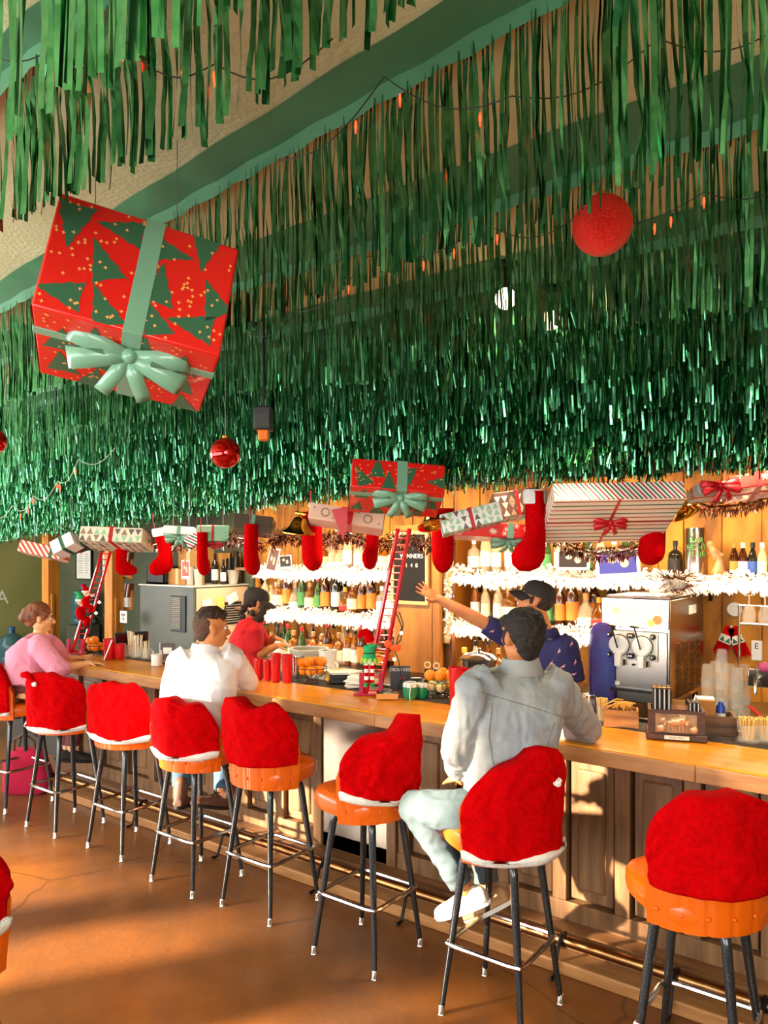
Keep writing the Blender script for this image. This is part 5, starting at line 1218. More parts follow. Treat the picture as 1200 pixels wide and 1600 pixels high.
# ---------------------------------------------------------------- red ladders with climbing dolls
redp = mat('red_plastic', 'c80c14', .3, coat=.4)
def ladder(base, top, w_, lb, n=22, foot=True):
    base, top = Vector(base), Vector(top); t = thing('toy_ladder', lb, 'toy ladder', base); ax = top-base; side = RV
    for s in (-1, 1): obj('ladder_rail', MB().tube([side*s*w_*.5, ax+side*s*w_*.42], [.014, .0125], 4, up=tuple(FV)), redp, t)
    for i in range(n): p = ax*((i+.6)/n); obj('rung', MB().tube([p-side*w_*.48, p+side*w_*.48], .0052, 5), redp, t)
    if foot:
        obj('ladder_base', MB().box((-.02, -.01, .006), (.19, .09, .012), (0, 0, YAW)), mat('crimson_base', 'b00838', .4), t, bevel=.003)
        m_ = MB()
        for s in (-1, 1): m_.box(side*s*.06+ax*.06-side*.02, (.028, .03, .15), (0, 0, YAW))
        obj('base_upright', m_, mat('crimson_base'), t, bevel=.003)
    return t
def doll(p, k, lb, suit, hat, skin_='d9a070', beard=True, f=(1, 0)):
    t = thing('plush_doll', lb, 'doll', p); r = RV*f[0]+FV*f[1]; M_ = basis(r); P = lambda x, y, z: M_ @ Vector((x, y, z))*k
    b_ = MB(); b_.ell(P(0, 0, .0), (.035*k, .032*k, .042*k)); 
    for s in (-1, 1):
        b_.cap(P(s*.03, 0, .025), P(s*.022, .05, .045), .013*k, .011*k, 8); b_.cap(P(s*.018, 0, -.03), P(s*.02, .045, -.045), .016*k, .013*k, 8); b_.cap(P(s*.02, .045, -.045), P(s*.02, .035, -.085), .013*k, .012*k, 8)
    fused('body', b_, suit, t, .005*k/.9, 2)
    obj('face', MB().ell(P(0, .004, .065), .024*k, n=14, k=10), mat('doll_skin', skin_, .7), t)
    obj('nose', MB().ell(P(0, .029, .065), .006*k, n=8, k=6), mat('doll_skin'), t)
    if beard: obj('beard', MB().ell(P(0, .014, .050), (.021*k, .016*k, .024*k)), whitef, t)
    obj('hat', MB().tube([P(0, 0, .075), P(0, -.004, .10), P(0, -.018, .125), P(0, -.04, .125)], [.027*k, .020*k, .011*k, .004*k], 12), hat, t)
    obj('hat_brim', MB().tube([P(.026*math.cos(a*PI/7), .026*math.sin(a*PI/7), .077) for a in range(14)], .007*k, 6, closed=True), whitef, t)
    m_ = MB()
    for s in (-1, 1): m_.ell(P(s*.022, .052, .046), .011*k, n=8, k=6)
    obj('mitten', m_, whitef, t)
    m_ = MB()
    for s in (-1, 1): m_.ell(P(s*.02, .045, -.09), (.013*k, .02*k, .010*k), n=8, k=6)
    obj('boot', m_, fb, t); return t
b1 = PZ(582, 1086, 1.081); b1.z = 1.083
ladder(b1, W(631, 826, 4.72), .085, 'tall red toy ladder standing on the bar in the middle of the photo', 24)
b2_ = PZ(119, 1022, 1.081); b2_.z = 1.083
ladder(b2_, W(166, 862, 6.55), .085, 'red toy ladder on the bar at the far left, beside the timber posts', 18)
grn = mat('green_felt', '1f9a58', .9); lime = mat('lime_felt', '8ad04a', .9)
doll(W(126, 957, 6.50), 1.35, 'plush doll in a red suit, lower on the left ladder', felt, grn); doll(W(134, 940, 6.46), 1.1, 'plush doll in a red suit with white cap, upper on the left ladder', felt, felt)
e1 = thing('plush_doll', 'green elf doll with red floppy hat and striped legs on the middle ladder', 'doll', W(577, 1018, 4.64), YAW)
obj('tunic', MB().lathe([(.012, .045), (.030, .035), (.034, .0), (.044, -.045), (.03, -.05)][::-1], 18), grn, e1); obj('belt', MB().lathe([(.036, -.012), (.0375, -.004)], 18), fb, e1)
m_ = MB()
for a in range(9): c_, s_ = math.cos(a*PI*2/9), math.sin(a*PI*2/9); m_.tube([(.040*c_, .040*s_, -.04), (.056*c_, .056*s_, -.075)], [.012, .002], 6)
obj('lime_skirt', m_, lime, e1); obj('face', MB().ell((0, 0, .062), .022), mat('doll_skin'), e1)
obj('hat', MB().tube([(.004, 0, .065), (-.006, -.01, .095), (-.022, -.015, .12), (-.05, -.02, .115), (-.065, -.02, .085)], [.030, .030, .026, .018, .010], 14), felt, e1)
for s in (-1, 1):
    obj('arm', MB().cap((s*.03, 0, .025), (.035+s*.01, -.02+s*.02, .04), .011, .009, 8), grn, e1)
    for k in range(6): obj('striped_leg', MB().lathe([(.013, -.06-.022*k), (.0135, -.082-.022*k)][::-1], 12, (s*.018, 0, 0)), (whitef, felt)[k % 2], e1)
    obj('shoe', MB().tube([(s*.018, 0, -.195), (s*.018, -.03, -.20), (s*.018, -.045, -.185)], [.014, .011, .004], 8), grn, e1)
tag(obj('orange_bow', MB().ell(W(618, 1012, 4.66), (.035, .012, .022), BAS).ell(W(606, 1006, 4.66), (.025, .012, .025), BAS), mat('orange_felt', 'f05a20', .7)), 'orange bow tied on the right side of the middle ladder', 'bow')
# loose light string beside the ladders
def loosestring(pts, lb, bulbs_):
    t = thing('light_string', lb, 'string lights', (0, 0, 0), group='string lights beside the ladders'); obj('cable', MB().tube(pts, .004, 6), bw, t)
    for q in bulbs_: obj('bulb', MB().ell(q, .011, n=10, k=8), bulb, t)
loosestring([W(x, y, 4.85) for x, y in ((618, 1086), (628, 1060), (622, 1030), (616, 1015), (622, 995), (628, 980), (622, 965), (618, 955), (624, 957), (630, 975), (626, 1000), (605, 1022), (580, 1018))], 'dark light cable beside the middle ladder with one warm bulb', [W(627, 989, 4.85), W(616, 1030, 4.85)])
loosestring([W(x, y, 6.5) for x, y in ((150, 932), (158, 940), (163, 955), (160, 968), (150, 962), (144, 950), (142, 975), (140, 990))], 'dark light cable curling beside the left ladder', [W(155, 941, 6.48), W(150, 958, 6.48)])
# ---------------------------------------------------------------- things standing on the bar
CZ = 1.083
def onbar(px, py, z=CZ):
    p = PZ(px, py, z); p.z = z
    if p.y > 3.96: p = PY(px, 1000, 3.96); p.z = z
    return p
def tumbler(px, py, h_, r_, lb, group='red tumblers on the bar'):
    t = thing('red_tumbler', lb, 'tumbler', onbar(px, py), group=group)
    obj('cup', MB().lathe([(r_*.78, 0), (r_*.80, .003), (r_, h_), (r_*.93, h_), (r_*.74, .012)], 24), redp, t); obj('rim', MB().tube([(r_*.97*math.cos(a*PI/12), r_*.97*math.sin(a*PI/12), h_) for a in range(24)], .003, 6, closed=True), redp, t)
for a in ((171, 1030, .165, .050, 'taller red tumbler beside the straws at the left end of the bar'), (187, 1030, .125, .048, 'shorter red tumbler beside the straws at the left end of the bar'), (404, 1062, .145, .034, 'red tumbler leftmost of four before the red-shirted bartender'),
          (418, 1063, .140, .032, 'red tumbler second of four before the red-shirted bartender'), (431, 1065, .19, .036, 'red tumbler third of four, taller, before the red-shirted bartender'), (449, 1066, .185, .038, 'red tumbler rightmost of four, left of the orange bowl'),
          (714, 1101, .215, .050, 'large red tumbler left of the denim-jacketed man'), (737, 1099, .20, .048, 'large red tumbler half hidden by the denim-jacketed man')): tumbler(*a)
orange = mat('orange_peel', 'f08a10', .45, col2='e87808', scale=20, bump=.3, bscale=200); lemon = mat('lemon_peel', 'e8b83c', .45, bump=.3, bscale=200); limep = mat('melon_peel', 'a8b060', .5, col2='d8b078', scale=10)
wirem = mat('dark_wire', '4a4038', .35, .7)
def bowl(px, py, r_, lb):
    p = onbar(px, py); t = thing('fruit_bowl', lb, 'bowl', p)
    obj('wire_foot', MB().tube([(.5*r_*math.cos(a*PI/8), .5*r_*math.sin(a*PI/8), .004) for a in range(16)], .003, 5, closed=True), chrome, t)
    for i in range(14):
        a = 2*PI*i/14; c, s = math.cos(a), math.sin(a); obj('rib', MB().tube([(r_*.5*c, r_*.5*s, .004), (r_*.35*c, r_*.35*s, .03), (r_*.7*c, r_*.7*s, .045), (r_*.95*c, r_*.95*s, .07), (r_*c, r_*s, .10)], .0022, 4), wirem, t)
    obj('wire_rim', MB().tube([(r_*math.cos(a*PI/12), r_*math.sin(a*PI/12), .10) for a in range(24)], .003, 5, closed=True), wirem, t)
    return t
def fruit(p, r_, m, lb, name='orange', grp='oranges'):
    t = thing(name, lb, 'fruit', p, group=grp); obj('peel', MB().ell((0, 0, 0), (r_, r_, r_*.95), n=20, k=12), m, t, ang=180); obj('stem_end', MB().lathe([(.004, r_*.9), (.006, r_*.955), (.002, r_*.96)], 8), grn, t)
def fillbowl(px, py, r_, lbb, lb, cfg):
    bowl(px, py, r_, lbb); c = onbar(px, py)
    for i, (x, f, z, rr_, m, nm) in enumerate(cfg): fruit(c+RV*x+FV*f+Vector((0, 0, z)), rr_, m, '%s %s' % (nm, lb), nm.split()[-1], 'fruit '+lb)
cfgA = [(-.055, -.02, .085, .034, orange, 'orange'), (0, -.06, .085, .035, orange, 'orange'), (.055, -.02, .085, .034, orange, 'orange'), (-.01, .05, .085, .035, orange, 'orange'), (-.07, .0, .135, .033, orange, 'orange'), (-.018, -.03, .145, .036, orange, 'orange'), (.07, .0, .14, .035, orange, 'orange'), (.03, .04, .14, .034, orange, 'orange')]
fillbowl(487, 1066, .105, 'wire fruit bowl of oranges left of the middle ladder', 'in the bowl left of the middle ladder', cfgA)
fillbowl(153, 1026, .095, 'wire fruit bowl of oranges beside the left ladder', 'in the bowl beside the left ladder', cfgA[:6])
cfgB = [(-.055, -.03, .075, .034, limep, 'green melon'), (.0, -.065, .07, .032, limep, 'green melon'), (.06, -.02, .075, .034, lemon, 'yellow lemon'), (-.06, .02, .13, .037, orange, 'orange'), (.0, -.01, .135, .038, orange, 'orange'), (.06, .0, .13, .038, orange, 'orange'), (.02, .05, .14, .036, orange, 'orange')]
fillbowl(688, 1088, .105, 'wire fruit bowl of mixed fruit beside the large red tumblers', 'in the bowl beside the large red tumblers', cfgB)
for px, py, lb in ((514, 1064, 'yellow lemon on the mat, left of two beside the orange bowl'), (522, 1067, 'yellow lemon on the mat, right of two beside the orange bowl')): p = onbar(px, py); p.z += .025; fruit(p, .025, lemon, lb, 'lemon', 'lemons on the mat')
for px in (668, 682):
    p = onbar(px, 1080)+Vector((0, 0, .19)); tag(obj('string_loop', MB().tube([p+RV*.018*math.cos(a*PI/8)+UV*.018*math.sin(a*PI/8) for a in range(16)], .0035, 5, closed=True), mat('cotton_string', 'e8d8b8', .8)), '%s loop of pale string on top of the mixed fruit' % ('left' if px == 668 else 'right'), 'string')
# straws, cutlery, card holders at the left
strawm = mat('paper_straw', 'e8d8b8', .6)
def jarof(px, py, h_, r_, n, lb, kind='straw', jm=None, stick=.16, tip=None, sm=None, grp=None, spread=.6, cat='jar'):
    p = onbar(px, py); t = thing(kind+'_holder', lb, cat, p); obj('glass_body' if jm is None else 'holder', MB().lathe([(r_*.9, 0), (r_, .006), (r_, h_), (r_*.94, h_), (r_*.92, .01)], 20), jm or gobl, t)
    rr = random.Random(px)
    a_ = []
    for i in range(n):
        a = rr.uniform(0, 2*PI); q = r_*.8*rr.random()**.5; b_ = Vector((q*math.cos(a)*.6, q*math.sin(a)*.6, .012)); e = Vector((q*math.cos(a)*(1+spread), q*math.sin(a)*(1+spread), stick*rr.uniform(.93, 1.04)))
        mb_ = MB().tube([b_, e], .0028, 5)
        if tip: mb_.ell(e, tip, n=6, k=4)
        obj(kind, mb_, sm or strawm, t)
jarof(215, 1028, .09, .05, 22, 'clear tumbler of upright pale straws at the left end of the bar', 'straw', stick=.19, spread=.1)
jarof(204, 1026, .10, .045, 16, 'second clear tumbler of straws behind the short red tumbler', 'straw', stick=.21, spread=.1)
jarof(229, 1030, .09, .045, 14, 'third clear tumbler of straws nearest the white-shirted man', 'straw', stick=.15, spread=.1)
jarof(245, 1040, .09, .042, 5, 'white paper cup of napkins left of the white-shirted man', 'napkin', jm=pap, stick=.12, sm=pap)
p = onbar(262, 1034); t = thing('card_holder', 'upright dark drinks card in a clear stand by the white-shirted man', 'card stand', p, YAW); obj('card', MB().box((0, 0, .075), (.12, .006, .15)), mat('dark_card', '4a3028', .4), t); obj('stand_base', MB().box((0, 0, .006), (.13, .06, .012)), pine, t, bevel=.002); obj('card_print', MB().box((0, -.004, .09), (.07, .002, .05)), pap, t, smooth=False); obj('card_edge', MB().box((-.062, 0, .075), (.005, .008, .155)), pap, t)
p = onbar(160, 1034)+Vector((0, 0, 0)); tag(obj('pen', MB().tube([W(163, 1030, 5.95), W(175, 1000, 5.9)], [.004, .005], 8), whitef), 'white pen held upright by the woman in pink', 'pen')
# mixing things before the red-shirted bartender
for i, (px, lb) in enumerate(((462, 'steel jigger left of two beside the red tumblers'), (470, 'steel jigger right of two beside the red tumblers'))):
    t = thing('steel_tumbler', lb, 'tumbler', onbar(px, 1060)); obj('cup', MB().lathe([(.018, 0), (.024, .15), (.021, .15), (.016, .01)], 16), chrome, t); obj('rim', MB().tube([(.024*math.cos(a*PI/8), .024*math.sin(a*PI/8), .15) for a in range(16)], .002, 5, closed=True), chrome, t)
for px, py, w_, h_, m, lb, y in ((483, 1010, .34, .20, tub, 'clear plastic ice bin behind the orange bowl', 4.6), (512, 1005, .16, .26, mat('white_plastic', 'f2ece0', .4), 'white plastic pitcher on the back bar behind the orange bowl', 4.8)):
    p = PY(px, py+30, y); t = thing('plastic_bin', lb, 'bin', (p.x, p.y, .841 if y < 4.5 else .842)); 
    if y > 4.45: t.location.y = 4.3; q = PY(px, 1000, 4.3); t.location.x = q.x
    obj('bin_body', MB().lathe([(w_*.36, 0), (w_*.42, .38), (w_*.44, .40), (w_*.38, .40), (w_*.33, .02)], 24), m, t); obj('handle', MB().tube([(w_*.42, 0, .32), (w_*.60, 0, .30), (w_*.58, 0, .12), (w_*.40, 0, .08)], .009, 8), m, t)
p = onbar(531, 1066); t = thing('register_tray', 'black plastic tray on the bar beside the lemons', 'tray', p, YAW); obj('tray_body', MB().box((0, .03, .03), (.14, .10, .06)), mat('black_plastic'), t, bevel=.008); obj('tray_slot', MB().box((0, -.022, .035), (.10, .004, .02)), iron, t)
for k, (px, py, dz, lb) in enumerate(((530, 1050, .062, 'white folded paper sheet lying on the black tray'), (556, 1074, 0, 'stack of crumpled white napkins left of the middle ladder'))):
    p = onbar(px, py+14 if k == 0 else py)+Vector((0, 0, dz)); t = thing('paper_pile', lb, 'paper', p, YAW)
    for i in range(7 if k else 2): obj('sheet', MB().box((R.uniform(-.01, .01), R.uniform(-.01, .01), .006+i*.011), (.13-.004*i, .10, .008), (R.uniform(-.06, .06), R.uniform(-.06, .06), R.uniform(-.4, .4))), pap, t, bevel=.002)
t = carton('carton_tray', PY(525, 1030, 4.25)*1, (.34, .2, .07), 'long white carton behind the bar left of the middle ladder', YAW*0, pap); t.location.z = .842+.20
tag(obj('support_box', MB().box((t.location.x, t.location.y, .94), (.28, .16, .2)), mat('dark_bin')), 'dark box under the long white carton behind the bar', 'box')
# sign, tray of sweets, green planters
p = onbar(626, 1082); t = thing('counter_sign', 'small dark counter sign with white block letters beside the ladder', 'sign', p+FV*.12, YAW)
obj('board', MB().box((0, 0, .075), (.13, .012, .15)), mat('slate', '3c3c40', .5), t, bevel=.003); obj('foot', MB().box((0, .02, .008), (.13, .06, .016)), mat('slate'), t)
text('lettering', 'CROO KED', .027, pap, Matrix.Translation((0, -.008, .125)) @ Matrix.Rotation(PI/2, 4, 'X'), t); text('lettering', 'BAR', .02, redr, Matrix.Translation((.015, -.008, .07)) @ Matrix.Rotation(PI/2, 4, 'X'), t)
p = onbar(605, 1091); t = thing('sweets_tray', 'small cardboard tray of dark wrapped sweets at the foot of the ladder', 'tray', p, YAW)
m_ = MB(); m_.box((0, 0, .003), (.11, .075, .004))
for q, d_, ro in (((0, -.045, .018), (.13, .003, .034), (-.4, 0, 0)), ((0, .045, .018), (.13, .003, .034), (.4, 0, 0)), ((-.062, 0, .018), (.003, .09, .034), (0, -.4, 0)), ((.062, 0, .018), (.003, .09, .034), (0, .4, 0))): m_.box(q, d_, ro)
obj('carton', m_, mat('orange_card', 'd88a44', .8), t, smooth=False)
for i in range(26): obj('sweet', MB().box((R.uniform(-.05, .05), R.uniform(-.032, .032), .022+R.random()*.018), (.026, .012, .009), (R.uniform(-1, 1), R.uniform(-1, 1), R.uniform(0, 3))), (mat('dark_sweet', '2a1a14', .3), mat('white_foil', 'd8d0c8', .25, .7))[i % 3 == 0], t, smooth=False)
grg = mat('green_glaze', '1e8a58', .25, coat=.5)
for px, py, k, lb in ((641, 1092, 1.0, 'green glazed cup with white rim, left of two by the fruit bowl'), (660, 1090, .9, 'green striped cup with white rim, right of two by the fruit bowl')):
    t = thing('glazed_cup', lb, 'cup', onbar(px, py), group='green cups'); pr = [(.030, 0), (.042, .02), (.046, .06), (.042, .095), (.036, .10), (.032, .09)]
    obj('cup_body', MB().lathe([(a*k, b_*k) for a, b_ in pr], 24), grg, t); obj('white_rim', MB().lathe([(.0455*k, .075*k), (.0425*k, .097*k), (.035*k, .103*k), (.033*k, .09*k)], 24), whitef, t)
    for i in range(8): a = 2*PI*i/8; obj('rib_stripe', MB().tube([(.043*k*math.cos(a), .043*k*math.sin(a), .02*k), (.0475*k*math.cos(a), .0475*k*math.sin(a), .06*k), (.0445*k*math.cos(a), .0445*k*math.sin(a), .09*k)], .0016, 4), mat('dark_green', '145a3a', .4), t)
    if px == 641: obj('raffia', MB().tube([(.02, -.03, .10), (.035, -.045, .08), (.03, -.05, .03), (.035, -.052, .0)], .003, 5), strawm, t)
# till screen, pot and small box behind
def screen(px, py, Y, z, w_, h_, lb, yaw, tilt=-.25):
    p = PY(px, py, Y); t = thing('till_screen', lb, 'monitor', (p.x, Y, z), YAW+yaw)
    o = obj('screen_case', MB().box((0, 0, h_*.5+.08), (w_, .03, h_), (tilt, 0, 0)), fb, t, bevel=.006); obj('screen_glass', MB().box((0, -.018, h_*.5+.08), (w_*.9, .004, h_*.88), (tilt, 0, 0)), mat('black_glass', '15120f', .08, coat=1), t); obj('bezel_edge', MB().box((w_*.5+.004, 0, h_*.5+.08), (.008, .032, h_), (tilt, 0, 0)), mat('silver_edge', 'b8aca0', .3, .8), t)
    obj('stand_foot', MB().box((0, .03, .01), (w_*.6, .14, .02)), fb, t, bevel=.004); obj('stand_neck', MB().tube([(0, .06, .01), (0, .03, h_*.5)], .015, 8), fb, t)
screen(692, 1040, 4.28, .842, .27, .27, 'dark till screen behind the mixed fruit bowl', -.35); screen(206, 990, 4.30, .842, .30, .30, 'dark till screen right of the right timber post', .5)
p = PY(748, 1060, 5.2); t = thing('stock_pot', 'stainless steel lidded pot behind the denim-jacketed man', 'pot', (p.x, 5.2, .901)); obj('pot_body', MB().lathe([(.14, 0), (.145, .01), (.145, .24), (.135, .24), (.135, .01)], 32), chrome, t); obj('lid', MB().lathe([(.15, .24), (.15, .25), (.11, .28), (.03, .295), (.012, .30), (.02, .32), (.003, .325)], 32), chrome, t); obj('lid_gasket', MB().tube([(.149*math.cos(a*PI/16), .149*math.sin(a*PI/16), .24) for a in range(32)], .005, 6, closed=True), fb, t)
p = onbar(650, 1080); t = thing('menu_block', 'small black menu block behind the green cups', 'menu', p, YAW); obj('cover', MB().box((0, 0, .05), (.07, .03, .10)), fb, t, bevel=.003); obj('page_edge', MB().box((-.001, -.0, .1005), (.064, .022, .003)), pap, t)
# ---------------------------------------------------------------- frozen drink machine
stl = mat('stainless', 'c8bfb4', .22, 1, col2='b0a698', scale=1.5, stretch=(1, 1, .1))
mx0 = PY(943, 1000, 5.0).x; mx1 = PY(1047, 1000, 5.0).x; W_ = mx1-mx0; zb_, zt_ = .985, 1.665
t = thing('frozen_drink_machine', 'stainless steel two-tap frozen drink machine on the back counter', 'drink machine', ((mx0+mx1)/2, 5.0, .9))
z0 = zb_-.9; H = zt_-.9
obj('housing', MB().b2((-W_/2, .0, z0), (W_/2, .80, H)), stl, t, bevel=.008)
for x in (-W_/2+.04, W_/2-.04):
    for y in (.06, .72): obj('foot', MB().lathe([(.02, .001), (.018, z0)], 10, (x, y, 0)), fb, t)
obj('front_panel', MB().b2((-W_/2+.02, -.015, z0+.08), (W_/2-.015, 0, H-.21)), stl, t, bevel=.004)
obj('drip_shelf', MB().b2((-W_/2+.02, -.05, z0+.075), (W_/2-.04, 0, z0+.095)), fb, t, bevel=.003)
obj('header_frame', MB().b2((-W_/2, -.03, H-.19), (W_/2, 0, H)), chrome, t, bevel=.003)
hp = mat('fruit_poster', 'f0a040', .4, col2='e86a20', scale=9, emit='ffc070', es=2.2, contrast=(.45, .6)); obj('header_picture', MB().b2((-W_/2+.012, -.036, H-.18), (W_/2-.012, -.03, H-.012)), hp, t, smooth=False, label='backlit header picture with fruit')
for (x, z, r_, c_) in ((-.16, -.14, .035, 'f8e8c0'), (.15, -.13, .03, 'e85a28'), (.11, -.15, .022, 'f0c040'), (-.12, -.08, .02, 'f0d060'), (-.02, -.15, .022, 'fff0d0')):
    obj('fruit_picture', MB().lathe([(r_, 0), (r_, .002)], 18, (x, -.0365, H+z), Matrix.Rotation(PI/2, 3, 'X')), mat('pic_'+c_, c_, .4, emit=c_, es=.9), t, smooth=False)
obj('top_lid', MB().b2((-W_/2+.02, -.01, H), (W_/2+.005, .81, H+.018)), mat('dark_lid', '6a5244', .3, .8), t, bevel=.004)
wp = mat('white_panel', 'ece4da', .3)
obj('face_plate', MB().b2((-W_/2+.05, -.03, H-.40), (W_/2-.07, -.014, H-.215)), wp, t, bevel=.004)
for i, x in enumerate((-.095, .055)):
    d_ = obj('barrel_door', MB().lathe([(.066, 0), (.066, .03), (.055, .04), (.002, .04)], 28, (x, -.03, H-.305), Matrix.Rotation(PI/2, 3, 'X')), wp, t)
    obj('door_ring', MB().tube([(x+.067*math.cos(a*PI/14), -.045, H-.305+.067*math.sin(a*PI/14)) for a in range(28)], .004, 6, closed=True), fb, d_)
    for sx in (-1, 1):
        for sz in (-1, 1): kb = obj('door_knob', MB().lathe([(.017, 0), (.019, .02), (.012, .03), (.002, .03)], 14, (x+sx*.068, -.03, H-.305+sz*.066), Matrix.Rotation(PI/2, 3, 'X')), fb, t); obj('knob_cap', MB().ell((x+sx*.068, -.06, H-.305+sz*.066), .009, n=8, k=6), chrome, kb)
    obj('spout_block', MB().b2((x-.018, -.09, H-.44), (x+.022, -.03, H-.36)), wp, t, bevel=.004)
    obj('pull_handle', MB().tube([(x, -.08, H-.32), (x-.02, -.10, H-.22), (x-.03, -.11, H-.175)], .005, 8).tube([(x-.055, -.11, H-.172), (x+.0, -.11, H-.178)], .006, 8), fb, t)
for x in (.0, .05): obj('switch', MB().ell((x-.01, -.02, H-.43), (.012, .01, .007), n=10, k=6), fb, t)
obj('maker_badge', MB().lathe([(.03, 0), (.03, .003)], 24, (-.13, -.016, H-.56), Matrix.Rotation(PI/2, 3, 'X'), sq=.45), wp, t, smooth=False)
obj('caution_sticker', MB().b2((-.17, -.018, H-.43), (-.11, -.0145, H-.405)), pap, t, smooth=False)
obj('side_sticker', MB().b2((W_/2+.0005, .42, H-.12), (W_/2+.003, .60, H-.06)), pap, t, smooth=False)
for j in range(4):
    for i in range(22): obj('vent_slat', MB().box((W_/2+.004, .17+j*.155, z0+.04+i*.0165), (.012, .12, .005), (0, .5, 0)), mat('slat_bronze', '7a5430', .35, .8), t, smooth=False)
sk_ = mat('purple_lacquer', '5a4a98', .2, col2='4a7ac0', scale=2.2, coat=.8, contrast=(.45, .6))
p = PY(942, 1030, 4.93); t = thing('purple_tray', 'tall purple and blue lacquered tray leaning beside the drink machine', 'tray', (p.x-.02, 4.95, .901))
pts2 = [sq(2*PI*i/40, 1, 4) for i in range(40)]; m_ = MB(); m_.rings([[(-.045+y*.0, x*.13, .33+y*.33) if False else (q, x*.085*g, .30+y*.295*g) for x, y in pts2] for q, g in ((0, .96), (.012, 1.0), (.03, 1.0), (.04, .95))]); obj('tray_board', m_, sk_, t); t.rotation_euler = (0, 0, -PI/2+.75)
m_ = MB(); m_.tube([(.02, x*.085, .30+y*.295) for x, y in pts2], .008, 6, closed=True); obj('raised_edge', m_, sk_, t)
# things on top of the machine and shelf
tp = Vector(((mx0+mx1)/2, 5.0, zt_+.02))
t = thing('tinsel_bowl', 'glass bowl of silver and red tinsel on the drink machine', 'bowl', tp+Vector((.16, .35, 0))); obj('glass_bowl', MB().lathe([(.05, 0), (.10, .04), (.11, .10), (.105, .10), (.09, .04)], 20), gobl, t)
m_ = MB(); rr = random.Random(4)
for _ in range(500): a = Vector((rr.gauss(0, .05), rr.gauss(0, .05), .07+rr.gauss(0, .025))); b_ = a+Vector((rr.gauss(0, .03), rr.gauss(0, .03), rr.gauss(0, .03))); s_ = Vector((0, .003, .003)); m_.add([a-s_, b_-s_, b_+s_, a+s_], [(0, 1, 2, 3)])
tag(obj('tinsel', m_, tins, t, smooth=False), kind='stuff')
t = thing('small_tumbler', 'small clear tumbler on the drink machine left of the tinsel', 'glass', tp+Vector((.02, .30, 0))); obj('glass_body', MB().lathe([(.03, 0), (.035, .08), (.032, .08), (.028, .008)], 16), gobl, t)
p = PY(1085, 880, 5.68); t = thing('steel_canister', 'tall shiny steel canister with green letters on the top shelf', 'canister', (p.x, 5.72, 1.80)); rC = .078
obj('can_body', MB().lathe([(rC, 0), (rC, .33), (rC*.95, .34), (rC*.9, .33), (rC*.9, .01)], 40), mat('polished_steel', 'd8c8b8', .16, 1), t)
Tm = Matrix.Translation((0, 0, .20)) @ Matrix.Rotation(YAW-.35, 4, 'Z') @ Matrix.Rotation(PI/2, 4, 'X')
text('lettering', 'BAR\nFIGHT\nCLUB', .052, mat('green_ink', '5a9a4c', .6), Tm, t, depth=.001, wrap=rC+.002)
p = PY(1119, 880, 5.62); t = thing('carved_figure', 'carved wooden figurine bending back beside the steel canister', 'figurine', (p.x, 5.68, 1.80)); m_ = MB()
m_.cap((0, 0, .02), (.01, 0, .10), .05, .028); m_.cap((.01, 0, .10), (-.03, 0, .17), .026, .03); m_.cap((-.03, 0, .17), (-.05, 0, .21), .02, .02); m_.ell((-.055, 0, .225), .024); m_.cap((-.03, 0, .18), (.03, 0, .15), .012, .01); m_.cap((-.04, 0, .18), (-.02, -.03, .12), .012, .01); m_.cap((0, 0, .02), (.07, 0, .01), .03, .02)
fused('carving', m_, mat('carved_wood', 'c89868', .5, col2='a87444', scale=14), t, .007, 2); obj('plinth', MB().box((.01, 0, .004), (.15, .09, .008)), pine, t, bevel=.002)
p = PY(1055, 880, 5.80); bottle('squat', 'dark', 'black', 'black', (p.x, 5.80, 1.80), 'dark round bottle left of the steel canister', 'bottles near the canister', 1.1)
# pictures clipped to the garlands
def snap(px, py, w_, h_, lb, tilt, c_, kind='photo', Y=5.38, body=None):
    p = PY(px, py, Y); t = thing('pinned_photo', lb, 'photo', p); t.rotation_euler = (0, tilt, YAW*.6)
    obj('card', MB().box((0, 0, 0), (w_, .004, h_)), pap, t, smooth=False); obj('picture', MB().box((0, -.003, h_*.04), (w_*.84, .002, h_*.78)), mat('pic_'+c_, c_, .5), t, smooth=False)
    m_ = MB(); m_.ell((-w_*.12, -.005, .02), (w_*.10, .002, h_*.10), n=10, k=6); m_.ell((w_*.15, -.005, -.0), (w_*.10, .002, h_*.16), n=10, k=6); obj('picture_figure', m_, mat('pic_pale', 'd8b898', .6), t)
    obj('clip', MB().box((0, -.004, h_*.5), (.02, .012, .03)), pine, t)
snap(426, 876, .11, .26, 'tall faded photo strip clipped left of the square photo', .25, '6a4434'); snap(446, 878, .13, .13, 'square black and white photo clipped to the upper left garland', -.08, '2a2420')
snap(895, 875, .24, .15, 'dark photo strip with several small pictures left of the blue poster', 0, '2c1e18'); snap(965, 880, .30, .20, 'blue and purple poster hanging under the tinsel by the drink machine', -.06, '3a3a8a', Y=5.3)
snap(290, 890, .09, .19, 'small white flyer clipped over the boxes on the cooler', 0, 'c05050', Y=5.0)
